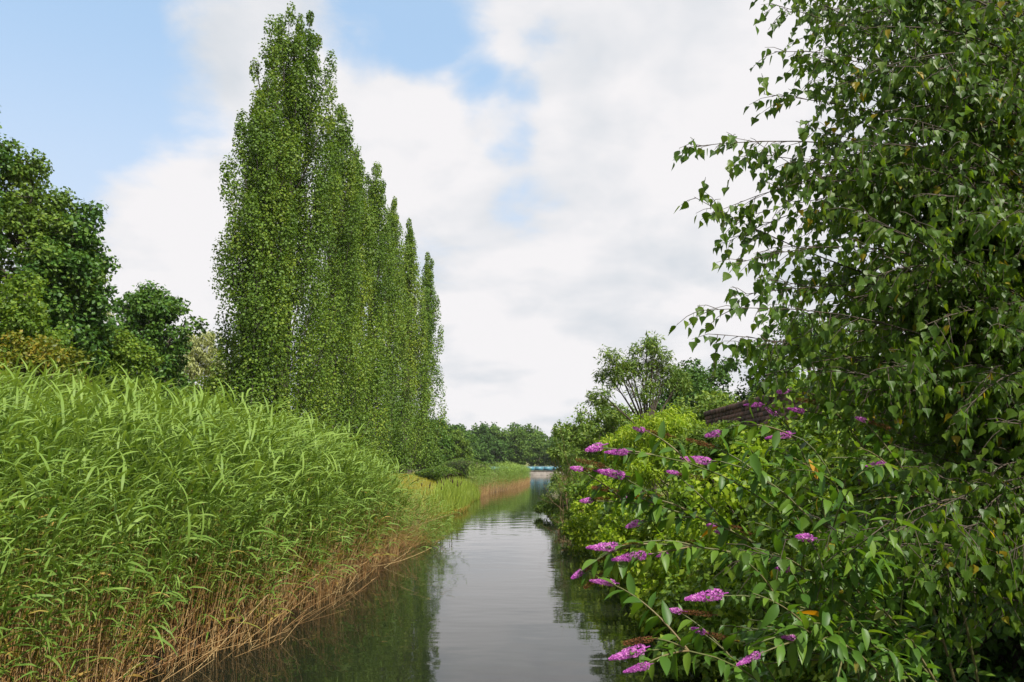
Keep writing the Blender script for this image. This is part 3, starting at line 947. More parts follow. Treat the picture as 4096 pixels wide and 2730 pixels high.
for (x, y, r, h, m, lb) in (
        (2.75, 21.5, .85, 1.0, M_lime, 'yellow-green bramble bush at the water behind the pink flowers'),
        (2.75, 24.3, .8, 1.15, M_bramble, 'green bush beside the bare brush at the water\'s edge'),
        (2.9, 18.2, .8, .9, M_bramble, 'bramble bush on the right bank below the yellow-green bush'),
        (2.75, 15.2, .75, .85, M_lime, 'bright sprawling bramble in the sunlit middle of the right bank'),
        (3.1, 13.0, .75, 1.3, M_bramble, 'bramble bush against the face of the brick parapet'),
        (2.55, 11.6, .62, .75, M_lime, 'low yellow-green bramble overhanging the water before the parapet'),
        (3.2, 10.3, .75, 1.4, M_lime, 'tall leafy bush pressed against the near stretch of parapet'),
        (2.5, 9.2, .6, .7, M_bramble, 'low bramble at the water seen between buddleia stems'),
        (3.2, 8.0, .8, 1.6, M_bramble, 'dim bramble behind the buddleia and beneath the birch'),
        (2.6, 6.9, .7, .8, M_bramble, 'shaded bush behind the buddleia at lower right'),
        (3.4, 6.2, .7, 1.2, M_maple, 'deeply shaded bush under the birch at the right edge'),
        (4.3, 5.4, .8, 1.3, M_maple, 'dark ivy-like bush at the far lower right corner')):
    z0 = float(zt(x, y))
    plant('bramble_bush', lb, 'bush', (x, y, z0), ball_lobes(rg, x, y, z0 + h * .6, r * 1.3, r * 1.5, h * 1.4, 26, (.3, .42), -.6), m, rg, size=.094 if y > 14 else .08, sub=9, per=34, trunk=.025,
          crown='foliage', bark=M_twig, limb_every=2, group='bushes covering the right bank')

# low weeds covering the slope of the right bank
n = 36000
y = 4 + 40 * rg.random(n) ** 1.6
x = xr(y) + rg.uniform(-.35, 3.2, n)
hh = rg.random(n) ** 1.5 * np.interp(x - xr(y), [-.35, .4, 2], [.12, .4, .6])
mb = MB()
nr = unit(np.array([0, 0, .7]) + rg.normal(size=(n, 3)) * .5)
mb.scatter(DIA_V, DIA_F, np.stack([x, y, np.maximum(zt(x, y), 0) + hh], -1), frames(np.cross(nr, rand_unit(rg, n)), nr), np.interp(y, [4, 44], [.06, .13]) * rg.uniform(.7, 1.3, n), rg.uniform(.05, .9, n))
mb.build('undergrowth', M_bramble, kind='stuff')

ivl = [(3.70 - .1 * rg.random(), yy, 2.62 + .28 * rg.random() - .02 * (15 - yy), .32) for yy in np.arange(9.2, 15.6, .36)] + [(3.66, yy, 1.9, .4) for yy in np.arange(9.2, 15.6, .5)]
plant('ivy', 'ivy and weeds climbing the lower face of the brick parapet', 'creeper', at_ground(3.7, 12.2), ivl, M_bramble, rg, size=.075, sub=9, per=46, trunk=.02, bark=M_twig, trunk_to=1.0, crown='foliage', limb_every=2)

# leafy branch hanging low over the water, right bank
plant('overhanging_willow', 'low leafy willow bough leaning out over the water at right', 'bush', at_ground(2.9, 38),
      [(1.9, 37.5, .55, .38), (1.5, 37.2, .45, .3), (2.4, 37.8, .8, .45), (1.75, 38.4, .75, .32), (2.6, 39, 1.3, .5), (2.2, 40, 1.7, .45), (1.25, 37, .35, .18), (2.3, 41.5, 1.2, .5)],
      M_willow, rg, leaf=(NAR_V, DIA_F), size=.17, sub=10, per=34, sr=.5, trunk=.06, bark=M_twig, trunk_to=.9, crown='foliage')


def grow(mb, rg, p, d, ln, r, depth, kids=3, spread=.7, up=.15, tips=None, t=(0, 1)):
    k = 5
    path = [np.array(p, float)]
    d = np.array(d, float)
    for _ in range(k - 1):
        d = unit(d + rg.normal(size=3) * .16 + np.array([0, 0, up * .2]))
        path.append(path[-1] + d * ln / (k - 1))
    path = np.array(path)
    mb.tube(path, np.linspace(r, r * .5, k), 4 if r > .01 else 3, t=rg.uniform(*t))
    if depth == 0:
        if tips is not None:
            tips.append(path[-1])
        return
    for _ in range(kids):
        i = rg.integers(2, k)
        grow(mb, rg, path[i], unit(d + rg.normal(size=3) * spread), ln * rg.uniform(.55, .85), r * .55, depth - 1, kids, spread, up, tips, t)


brush = thing('dead_brush', 'bare reddish-brown brush at the right waterline', 'bush', at_ground(2.1, 27))
for k in range(26):
    m_ = MB()
    x, y = 2.1 + rg.normal() * .28, 27 + rg.normal() * 1.3
    p = (x - 2.1, y - 27, float(zt(x, y)) - float(zt(2.1, 27)) - .1)
    grow(m_, rg, p, unit(np.array([-.35 + rg.normal() * .4, rg.normal() * .3, .8])), rg.uniform(.35, .75), .011, 2, 3, .55, .1)
    m_.build('branch', M_brush, brush)
pole = thing('bare_saplings', 'thin pale leafless stems rising from the bare brush', 'tree', at_ground(2.2, 28.5))
for k in range(9):
    m_ = MB()
    grow(m_, rg, (rg.normal() * .3, rg.normal() * .8, -.2), (rg.normal() * .12 - .08, 0, 1), rg.uniform(1.3, 2.1), .014, 2, 2, .35, .5, t=(.6, 1))
    m_.build('stem', M_brush, pole)
plant('wispy_sallow', 'wispy dim bush behind the thin pale stems', 'bush', at_ground(2.7, 31), ball_lobes(rg, 2.7, 31, 1.75, .8, 1.2, 1.5, 16, (.3, .42), -.6),
      M_willow, rg, leaf=(NAR_V, DIA_F), size=.13, sub=9, per=30, trunk=.04, bark=M_twig, crown='foliage')

# iris clump: upright sword leaves
ir = thing('iris_clump', 'clump of upright bright green sword leaves at the right waterline', 'plant', (2.95, 25.5, -.05))
V, F = lance(.02, .25, .2, 6)
for gx_, gy_, n in ((0, 0, 70), (.35, -.9, 60), (.25, .9, 50)):
    m_ = MB()
    a = rg.uniform(0, 6.28, n)
    ax = unit(np.stack([np.cos(a) * .3 - .1, np.sin(a) * .3, np.ones(n)], -1))
    pos = np.stack([gx_ + rg.normal(size=n) * .14, gy_ + rg.normal(size=n) * .14, np.full(n, -.1)], -1)
    m_.scatter(V, None, pos, frames(ax, np.stack([-np.cos(a), -np.sin(a), 0 * a], -1)), rg.uniform(.7, 1.25, n), rg.uniform(0, 1, n), F4=F)
    m_.build('leaves', M_iris, ir, kind='stuff')

# ------------------------------------------------------------------ reeds
rg = np.random.default_rng(61)


def ribbon(az, e0, e1, ln, wd, k=4, twist=0.0):
    """arching strap leaf from the origin: azimuth, start and end elevation"""
    u = np.linspace(0, 1, k + 1)
    e = e0 + (e1 - e0) * u ** 0.8
    ds = ln / k
    h = np.concatenate([[0], np.cumsum(np.cos(e[:-1]) * ds)])
    z = np.concatenate([[0], np.cumsum(np.sin(e[:-1]) * ds)])
    w = wd * np.array([.45, 1.0, .92, .6, .06])[:k + 1] if k == 4 else wd * (1 - u ** 2)
    dx, dy = math.cos(az), math.sin(az)
    tw = twist * u
    sx, sy, sz = -dy * np.cos(tw), dx * np.cos(tw), np.sin(tw)
    L = np.stack([dx * h + sx * w, dy * h + sy * w, z + sz * w], -1)
    Rr = np.stack([dx * h - sx * w, dy * h - sy * w, z - sz * w], -1)
    V = np.concatenate([L, Rr])
    n = k + 1
    return V, np.array([(i, i + 1, n + i + 1, n + i) for i in range(k)])


def reed_proto(rg, H=2.55, nl=9, bare=0.25, lean=0.06):
    """list of (part name, MB): a stem and its leaves, in the reed's own frame; wind comes from -x"""
    b = rg.normal() * .5
    la = np.array([math.cos(b), math.sin(b), 0]) * lean * rg.uniform(.4, 1.3) * H
    stem = np.array([la * s ** 2 + np.array([0, 0, H * s]) for s in np.linspace(0, 1, 7)])
    parts = []
    m_ = MB()
    m_.tube(stem, np.array([.0048, .0046, .0043, .004, .0034, .0026, .001]) , 3, t=np.array([.02, .06, .16, .36, .5, .58, .62]))
    parts.append(('stem', m_))
    for j in range(nl):
        s = bare + (0.985 - bare) * (j / (nl - 1)) ** 0.9
        p = np.array([np.interp(s, np.linspace(0, 1, 7), stem[:, c]) for c in range(3)])
        az = rg.normal() * 1.35
        topness = (s - bare) / (1 - bare)
        e0 = R(rg.uniform(22, 60) + 12 * topness)
        e1 = R(rg.uniform(-70, 5) + 18 * topness ** 2)
        ln = rg.uniform(.36, .66) * (1 - .25 * topness)
        V, F = ribbon(az, e0, e1, ln, rg.uniform(.0098, .0185), 4, rg.normal() * .9)
        m_ = MB()
        m_.add(V + p, f4=F, t=np.clip(.44 + .32 * topness + rg.uniform(-.08, .26), 0, 1) if rg.random() > .1 else .3)
        parts.append(('leaf', m_))
    return parts


protos = [reed_proto(rg) for _ in range(12)]
flat_ = []
for pr in protos:
    whole = MB()
    for nm, m_ in pr:
        for v, t_ in zip(m_.v, m_.t):
            whole.t.append(t_)
            whole.v.append(v)
        for f in m_.f4:
            whole.f4.append(f + whole.n)
        whole.n += m_.n
    flat_.append((np.concatenate(whole.v), np.concatenate(whole.f4), np.concatenate(whole.t)))


def rotz(a, tilt_ax, tilt):
    """frames rotated by a about z and then leaned by tilt towards azimuth tilt_ax"""
    n = len(a)
    c, s = np.cos(a), np.sin(a)
    Z = np.zeros(n)
    Rz = np.stack([np.stack([c, -s, Z], -1), np.stack([s, c, Z], -1), np.stack([Z, Z, Z + 1], -1)], 1)
    kx, ky = -np.sin(tilt_ax), np.cos(tilt_ax)
    ct, st = np.cos(tilt), np.sin(tilt)
    v = 1 - ct
    Rt = np.stack([np.stack([ct + kx * kx * v, kx * ky * v, ky * st], -1), np.stack([kx * ky * v, ct + ky * ky * v, -kx * st], -1), np.stack([-ky * st, kx * st, ct], -1)], 1)
    return Rt @ Rz


def bed_points(y0, y1, wy, ww, dens, dmin=-.2):
    ww = np.asarray(ww, float)
    n = int((y1 - y0) * (ww.max() - dmin) * dens)
    y = rg.uniform(y0, y1, n)
    d = rg.uniform(dmin, ww.max(), n)
    k = d < np.interp(y, wy, ww)
    y, d = y[k], d[k]
    return xl(y) - d, y, d


def scatter_protos(mb, x, y, z, ang, tax, tilt, scl, dt):
    pid = rg.integers(0, len(flat_), len(x))
    fr = rotz(ang, tax, tilt)
    for k in range(len(flat_)):
        s = np.nonzero(pid == k)[0]
        V, F, t_ = flat_[k]
        mb.scatter(V, None, np.stack([x[s], y[s], z[s]], -1), fr[s], scl[s], t_[None] + dt[s][:, None], F4=F)
    return pid


# main bed
def edge(y):
    return .22 * np.sin(y * 1.9 + .6) + .14 * np.sin(y * 4.3) + .1 * np.sin(y * 9.1)


x, y, d = bed_points(4.6, 25, [4.6, 12, 16, 20, 25], [7.2, 6.8, 5.8, 3.6, 1.3], 51)
x = x + edge(y)
z = np.maximum(zt(x, y), -.12) - .03
scl = np.interp(y, [5, 9, 12, 16, 19, 22, 25], [.94, .99, 1.10, 1.18, 1.12, .94, .62]) * rg.uniform(.82, 1.08, len(x)) * (1 + .06 * np.sin(x * 2.1 + y * .9) * np.sin(y * 1.7 - x)) * np.interp(d, [-.2, .5, 1.5], [.78, .92, 1.0])
ang = rg.normal(size=len(x)) * .45 - .25
tax = rg.normal(size=len(x)) * .9
tilt = np.abs(rg.normal(size=len(x))) * np.interp(d, [-.2, .8, 2], [.22, .10, .06])
dt = rg.normal(size=len(x)) * .07 - np.interp(y, [15, 23], [0, .10])
dist = np.hypot(x, y)
seen = (np.abs(x / y) < .69) & (y > 6.0)
order = np.argsort(np.where(seen, dist, 1e9))
near, rest = order[:300], order[300:]
proto_roots = []
for pr in protos:
    proto_roots.append([(nm, m_.mesh('reed_' + nm, M_reed)) for nm, m_ in pr])
made = {}
frn = rotz(ang[near], tax[near], tilt[near])
for q, i in enumerate(near):
    k = q % len(protos)
    if k not in made:
        t_ = thing('reed', 'tall green reed stem among the nearest of the left-hand reed bed', 'reed', (0, 0, 0), 'reeds at the near edge of the left bed')
        for nm, me in proto_roots[k]:
            link(nm, me, t_)
        made[k] = t_
    else:
        t_ = copy_tree(made[k])
    Mx = Matrix(frn[q].tolist()).to_4x4()
    s = float(scl[i])
    t_.matrix_world = Matrix.Translation((x[i], y[i], z[i])) @ Mx @ Matrix.Scale(s, 4)
mb = MB()
scatter_protos(mb, x[rest], y[rest], z[rest], ang[rest], tax[rest], tilt[rest], scl[rest], dt[rest])
o = mb.build('reed_bed', M_reed, kind='stuff')

# sparse leaning reeds where the bed thins out, the drooping clump, and the far bed
mb = MB()
x, y, d = bed_points(23, 34, [23, 27, 34], [1.4, 1.0, .8], 30)
n = len(x)
scatter_protos(mb, x, y, np.maximum(zt(x, y), -.1), rg.normal(size=n) * .6, rg.normal(size=n) * .8, np.abs(rg.normal(size=n)) * .3, rg.uniform(.28, .52, n), rg.normal(size=n) * .12 - .04)
n = 130
x = -3.1 + rg.normal(size=n) * .3
y = 24.2 + rg.normal(size=n) * .8
scatter_protos(mb, x, y, np.full(n, -.05), rg.normal(size=n) * .4, rg.normal(size=n) * .5, rg.uniform(.5, 1.15, n), rg.uniform(.38, .62, n), rg.normal(size=n) * .06)
mb.build('thin_reeds', M_reed, kind='stuff')
mb = MB()
x, y, d = bed_points(57, 123, [57, 64, 70, 79, 100, 123], [1.0, 1.5, 1.8, 2.0, 2.4, 2.0], 12, -.1)
n = len(x)
hs = np.interp(y, [57, 63, 70, 95, 123], [.60, .76, .80, .88, .78])
far_s = np.stack([hs * 1.0] * 1, -1)[:, 0] * rg.uniform(.85, 1.05, n)
pid = rg.integers(0, len(flat_), n)
fr = rotz(rg.normal(size=n) * .6, rg.normal(size=n) * .8, np.abs(rg.normal(size=n)) * .07)
for k in range(len(flat_)):
    s = np.nonzero(pid == k)[0]
    V, F, t_ = flat_[k]
    V = V.copy()
    mb.scatter(V, None, np.stack([x[s], y[s], np.maximum(zt(x[s], y[s]), -.1)], -1), fr[s], far_s[s], t_[None] + .1 + rg.normal(size=(len(s), 1)) * .08, F4=F)
mb.build('far_reed_bed', M_reed, kind='stuff')

# last year's dead stalks along the waterline
mb = MB()


def stalks(x, y, ln, tax, tilt, r=.0042):
    n = len(x)
    s = np.linspace(0, 1, 4)
    kz = np.maximum(zt(x, y), -.25) - .05
    bend = rg.normal(size=n) * .12
    for i in range(n):
        th = tilt[i] + bend[i] * s
        h = np.concatenate([[0], np.cumsum(np.sin(th[1:]) * ln[i] / 3)])
        v = np.concatenate([[0], np.cumsum(np.cos(th[1:]) * ln[i] / 3)])
        p = np.stack([x[i] + math.cos(tax[i]) * h, y[i] + math.sin(tax[i]) * h, kz[i] + v], -1)
        mb.tube(p, np.array([1, .95, .85, .6]) * r, 3, t=rg.uniform(0, 1))


for y0, y1, dmax, n, l0, l1 in ((6, 24, 1.3, 2300, .5, 1.3), (22, 36, 1.6, 900, .4, 1.0)):
    y = rg.uniform(y0, y1, n)
    d = rg.uniform(-.3, dmax, n)
    stalks(xl(y) - d + edge(y), y, rg.uniform(l0, l1, n) * (1 + .35 * np.sin(y * 2.7)), rg.normal(size=n) * 1.1 + .2, np.abs(rg.normal(size=n)) * .28)
n = 240
y = rg.uniform(7, 24, n)
stalks(xl(y) - rg.uniform(-.3, .5, n), y, rg.uniform(.6, 1.5, n), rg.normal(size=n) * .8, rg.uniform(.6, 1.25, n))
n = 1100
y = rg.uniform(58, 122, n)
stalks(xl(y) - rg.uniform(-.15, .25, n), y, rg.uniform(.5, 1.0, n), rg.normal(size=n), np.abs(rg.normal(size=n)) * .2, .009)
mb.build('dead_reed_stalks', M_straw, kind='stuff')

# single bare stalks reaching out over the water
for p0, p1, p2, lb in (((-3.5, 22.4, .5), (-2.6, 21.8, .75), (-1.55, 21.2, 1.05), 'long bare stalk leaning far out over the water, the upper one'),
                       ((-3.4, 17.8, .3), (-2.6, 17.2, .12), (-1.75, 17.4, .55), 'pale bent stalk curving up from the water, the lower one'),
                       ((-3.6, 13.2, .1), (-3.2, 12.6, .5), (-2.5, 12.2, .78), 'green-tipped stalk slanting out over the dark water near the bed')):
    t_ = thing('bent_stalk', lb, 'stalk', p0, 'stalks leaning over the water')
    m_ = MB()
    m_.tube(bezier((0, 0, -.2), np.subtract(p1, p0), np.subtract(p2, p0), 9), np.linspace(.009, .004, 9), 4, t=.8)
    m_.build('stem', M_straw, t_)
    e = np.subtract(p2, p0)
    for k in range(5):
        V, F = ribbon(rg.normal() * .8 - .2, R(30), R(-60), rg.uniform(.22, .4), .012, 4, rg.normal())
        m_ = MB()
        m_.add(V + e * (1 - .06 * k), f4=F, t=.75)
        m_.build('leaf', M_reed, t_)

# cattails beyond the thin reeds
mb = MB()
x, y, d = bed_points(33.5, 58, [33.5, 37, 41, 50, 58], [.35, .7, 1.3, 1.6, 1.6], 54, -.15)
n = len(x)
V, F = ribbon(0, R(88), R(66), 1.0, .0085, 4)
for k in range(4):
    a = rg.uniform(0, 6.28, n)
    sc_ = rg.uniform(.75, 1.5, n) * np.interp(d, [-.15, .6], [.7, 1])
    V, F = ribbon(0, R(88), R(rg.uniform(35, 72)), 1.0, .0085, 4)
    tt = np.clip(rg.uniform(.45, 1, n), 0, 1)[:, None] * np.ones((1, 10))
    tt[:, [0, 5]] = .12
    tt[:, [1, 6]] *= .75
    mb.scatter(V, None, np.stack([x, y, np.maximum(zt(x, y), -.1) - .05], -1), rotz(a, rg.uniform(0, 6.28, n), np.abs(rg.normal(size=n)) * .06), sc_, tt, F4=F)
n = 700
y = rg.uniform(34, 44, n)
x = xl(y) - rg.uniform(-.2, .3, n)
a = rg.uniform(0, 6.28, n)
V, F = ribbon(0, R(75), R(-50), 1.0, .010, 4)
mb.scatter(V, None, np.stack([x, y, np.zeros(n) - .02], -1), rotz(a, a, 0 * a), rg.uniform(.3, .75, n), rg.uniform(0, .28, n), F4=F)
mb.build('cattail_stand', M_cattail, kind='stuff')
ct = thing('cattail', 'cattail with a dark brown seed head standing at the middle of the left bank', 'cattail', (0, 0, 0), 'cattails with seed heads')
m_ = MB()
m_.tube([(0, 0, 0), (.01, 0, .9), (.03, 0, 1.72), (.035, 0, 2.12)], [.007, .006, .005, .002], 4, t=.6)
m_.build('stem', M_cattail, ct)
m_ = MB()
m_.tube([(.03, 0, 1.70), (.03, 0, 1.72), (.0315, 0, 1.90), (.0325, 0, 1.93)], [.004, .019, .019, .004], 7)
m_.build('seed_head', M_seed, ct, smooth=True)
for k in range(4):
    V, F = ribbon(rg.uniform(0, 6.28), R(87), R(rg.uniform(40, 75)), rg.uniform(1.4, 1.9), .009, 4)
    m_ = MB()
    m_.add(V, f4=F, t=rg.uniform(.5, 1))
    m_.build('leaf', M_cattail, ct)
for k in range(22):
    t_ = ct if k == 0 else copy_tree(ct)
    y = rg.uniform(34, 47)
    x = float(xl(y)) - rg.uniform(.1, 1.0)
    t_.location = (x, y, float(zt(x, y)))
    t_.rotation_euler = (rg.normal() * .04, rg.normal() * .04, rg.uniform(0, 6.28))
    t_.scale = (1, 1, rg.uniform(.66, .86))

# ------------------------------------------------------------------ birch at the right edge
rg = np.random.default_rng(71)
BX, BY = 3.75, 4.9
bz = float(zt(BX, BY))
birch = thing('birch_tree', 'birch at the right edge with small toothed leaves on drooping twigs', 'tree', (BX, BY, bz))
B0 = np.array([BX, BY, bz])
tm = MB()
tpath = np.array([(0.1 * math.sin(u * 4), .1 * math.sin(u * 3), u * 6.6 - .3) for u in np.linspace(0, 1, 12)])
tm.tube(tpath, np.linspace(.11, .02, 12), 8)
tm.build('trunk', M_bark, birch, smooth=True)
tips = [(0.88,3.70,3.89),(0.96,3.90,3.70),(1.11,4.10,3.68),(1.09,3.80,3.30),(0.89,3.60,3.03),(1.15,3.90,3.17),(1.39,4.00,4.33),(1.50,4.10,4.64),(1.42,3.90,4.81),(1.41,4.20,4.13),(1.25,4.00,3.99),(1.56,4.00,4.17),(1.01,3.80,2.95),(1.23,4.00,2.91),(1.47,4.20,3.09),(1.38,4.10,3.31),(1.21,4.30,3.56),(1.64,4.30,5.01),(1.61,4.00,5.01),(1.32,4.00,2.77),(1.31,4.20,3.69),(1.52,4.20,3.89),(1.60,4.20,2.70),(0.94,3.30,1.96),(1.13,3.30,2.00),(1.27,3.20,2.06),(1.58,3.30,2.02),(1.41,3.30,1.97),(1.80,3.20,2.04),(1.30,3.40,1.81)]
tips = [np.array(t) for t in tips]
n_lead = len(tips)
while len(tips) < n_lead + 210:
    yy = rg.uniform(3.5, 6.3)
    q = np.array([yy * rg.uniform(.37, .74), yy, 2.3 + yy * rg.uniform(-.14, .78)])
    if q[2] < 2.6 and q[0] / yy < .46:
        continue
    tips.append(q)
for _ in range(120):
    yy = rg.uniform(4.0, 6.0)
    tips.append(np.array([yy * rg.uniform(.38, .68), yy, 2.3 + yy * rg.uniform(-.10, .42)]))
lp, la, ln_, ls = [], [], [], []
tw = MB()
for k, T in enumerate(tips):
    T = T - B0
    zs = T[2] + rg.uniform(-.7, .25)
    s = np.array([np.interp(zs, tpath[:, 2], tpath[:, 0]), np.interp(zs, tpath[:, 2], tpath[:, 1]), max(.5, zs)])
    path = bezier(s, (s * .45 + T * .55) + np.array([.2 * rg.normal(), .2 * rg.normal(), .25 + .22 * rg.normal()]), T, 12)
    m_ = MB()
    m_.tube(path, np.linspace(.008, .0015, 12), 5)
    m_.build('branch', M_twig, birch, smooth=True)
    tan = unit(np.gradient(path, axis=0))
    L = np.linalg.norm(T - s)
    u0 = .2 if k < n_lead else .15
    nt = int(L * (1 - u0) / .05)
    for j in range(nt):
        u = u0 + (1 - u0) * (j + rg.random()) / nt
        f = u * 11
        i = min(int(f), 10)
        p = path[i] + (path[i + 1] - path[i]) * (f - i)
        d = unit(tan[i] * .8 + rand_unit(rg, 1)[0] * .75 + np.array([0, 0, -.1]))
        tl = rg.uniform(.12, .42) * (1.15 - .7 * u)
        q = bezier(p, p + d * tl * .6, p + d * tl + np.array([0, 0, -.3 * tl]), 5)
        tw.tube(q[::2], np.array([.0024, .0018, .0012]), 3)
        m = max(2, int(tl / .034))
        for g in range(m):
            a = (g + .7) / m * 3.99
            ia = int(a)
            pos = q[ia] + (q[min(ia + 1, 4)] - q[ia]) * (a - ia)
            side = rand_unit(rg, 1)[0]
            ax = unit(d * .35 + side * .45 + np.array([0, 0, -.85]))
            lp.append(pos + ax * .018)
            la.append(ax)
            ln_.append(unit(rand_unit(rg, 1)[0] + np.array([-.35, -.55, .45])))
            ls.append(rg.uniform(.036, .061))
lp, la, ln_, ls = np.array(lp), np.array(la), np.array(ln_), np.array(ls)
tw.build('twigs', M_twig, birch, kind='stuff')
fr = frames(la, ln_)
wp = lp + B0
u_ = wp[:, 0] / wp[:, 1]
v_ = (wp[:, 2] - 2.3) / wp[:, 1]
inview = (u_ < .66) & (v_ < .62) & (v_ > -.25)
keep = (rg.random(len(u_)) < .35) | ((u_ < .8) & (v_ < .75))
lp, la, ln_, ls, fr, wp, u_, v_, inview = (q_[keep] for q_ in (lp, la, ln_, ls, fr, wp, u_, v_, inview))
order = np.argsort(np.where(inview, np.hypot(wp[:, 0], wp[:, 1]) / (ls * 20 + .2), 1e9))
near, rest = order[:300], order[300:]
m_ = MB()
tl_ = np.where(rg.random(len(rest)) < .015, .98, rg.uniform(.1, .75, len(rest)))
m_.scatter(BIS_V, BIS_F, lp[rest], fr[rest], ls[rest], tl_)
m_.build('foliage', M_birch, birch, kind='stuff')
lmesh = []
for c in (.3, .45, .6):
    m_ = MB()
    m_.add(BIR_V, f3=BIR_F, t=c)
    lmesh.append(m_.mesh('leaf', M_birch))
for q, i in enumerate(near):
    link('leaf', lmesh[q % 3], birch, M=Matrix.Translation(lp[i]) @ Matrix(fr[i].tolist()).to_4x4() @ Matrix.Scale(float(ls[i]), 4))

# ------------------------------------------------------------------ buddleia
rg = np.random.default_rng(81)
D0 = np.array([2.1, 4.0, .45])
bud = thing('buddleia_bush', 'buddleia leaning over the water with purple flower spikes', 'shrub', D0)
SPIKES = [(0.36,3.40,2.38,0.07),(0.45,3.35,2.36,0.10),(0.44,3.50,2.27,0.13),(0.29,3.50,2.29,0.05),(0.33,3.50,2.15,0.05),(0.54,3.70,2.15,0.05),(0.85,3.60,2.33,0.13),(0.59,3.60,2.47,0.05),(1.32,4.20,2.63,0.08),(1.50,4.30,2.71,0.10),(1.44,4.30,2.60,0.06),(1.55,4.20,2.60,0.08),(1.34,3.90,2.45,0.12),(1.01,3.90,2.46,0.07),(0.38,3.30,1.97,0.13),(0.49,3.30,1.93,0.13),(0.27,3.30,1.86,0.05),(0.38,3.30,1.83,0.09),(0.77,3.20,1.79,0.15),(0.43,3.00,1.62,0.14),(0.47,3.00,1.57,0.08),(0.55,3.60,2.04,0.06),(1.25,3.40,2.00,0.07),(1.15,3.40,1.87,0.06),(1.12,3.20,1.63,0.08),(0.91,3.10,1.58,0.08),(0.76,3.30,1.64,0.05),(0.96,3.80,2.02,0.05),(1.00,3.80,1.99,0.05),(0.69,3.40,1.70,0.05),(0.68,3.60,1.91,0.05),(1.77,3.80,2.31,0.08),(1.80,4.00,2.54,0.05),(0.78,3.80,2.27,0.05)]
DRIED = [(0.42,3.55,2.30),(0.48,3.55,2.19),(0.96,3.70,2.39),(1.66,4.20,2.64),(0.53,3.35,1.98),(0.41,3.35,1.88),(0.53,3.05,1.66)]


def spike_mesh(rg, n, r, ln, mat, petal=.0062, taper=.75):
    """a cone of small four-petalled flowers along +y"""
    m_ = MB()
    m_.tube([(0, -.03, 0), (0, ln * .5, 0), (0, ln, 0)], [.0022, .0018, .0008], 4, t=0.1)
    u = (np.arange(n) + rg.random(n)) / n
    a = np.arange(n) * 2.39996 + rg.normal(size=n) * .3
    rr = r * (1 - taper * u ** 2.2) * rg.uniform(.72, 1.12, n) * np.clip(u * 7 + .45, 0, 1)
    c = np.stack([np.cos(a) * rr, u * ln, np.sin(a) * rr], -1)
    nrm = unit(np.stack([np.cos(a), .25 + u * .5, np.sin(a)], -1) + rg.normal(size=(n, 3)) * .3)
    V = np.array([(0, 0, -.6), (.55, .35, .12), (1, 0, .3), (.55, -.35, .12), (0, 0, -.6), (-.35, .55, .12), (0, 1, .3), (.35, .55, .12),
                  (0, 0, -.6), (-.55, -.35, .12), (-1, 0, .3), (-.55, .35, .12), (0, 0, -.6), (.35, -.55, .12), (0, -1, .3), (-.35, -.55, .12)])
    F = np.array([(0, 1, 2, 3), (4, 5, 6, 7), (8, 9, 10, 11), (12, 13, 14, 15)])
    m_.scatter(V, None, c, frames(np.cross(nrm, rand_unit(rg, n)), nrm), petal * rg.uniform(.75, 1.25, n), rg.uniform(.1, 1, n), F4=F)
    return m_.mesh('flower_spike', mat)


spk = [spike_mesh(rg, 250, .0205, .165, M_flower, petal=.0058, taper=.9) for _ in range(3)]
spk_s = [spike_mesh(rg, 90, .0165, .07, M_flower, petal=.0058, taper=.85) for _ in range(2)]
dry = [spike_mesh(rg, 120, .014, .17, M_dried, petal=.0052, taper=.4) for _ in range(2)]
stems_ = []
for x, y, z, l_ in SPIKES:
    stems_.append((np.array([x, y, z]), 'flower', l_))
for x, y, z in DRIED:
    stems_.append((np.array([x, y, z]), 'dried', .17))
k = 0
while k < 105:
    yy = rg.uniform(3.0, 4.6)
    q = np.array([yy * rg.uniform(.16, .50), yy, 2.3 + yy * rg.uniform(-.36, .03)])
    lim = np.interp((q[2] - 2.3) / yy, [-.36, -.22, -.12, 0, .06], [.20, .24, .27, .27, .32])
    if q[0] / yy < lim:
        continue
    stems_.append((q, '', 0))
    k += 1
lp, la, ln_, ls, lt = [], [], [], [], []
MAIN = (1, 4, 6, 9, 14, 18, 19, 12, 23, 24, 8, 31)
mains = []
work = [(i,) + stems_[i] for i in MAIN] + [(-1,) + q for i, q in enumerate(stems_) if i not in MAIN]
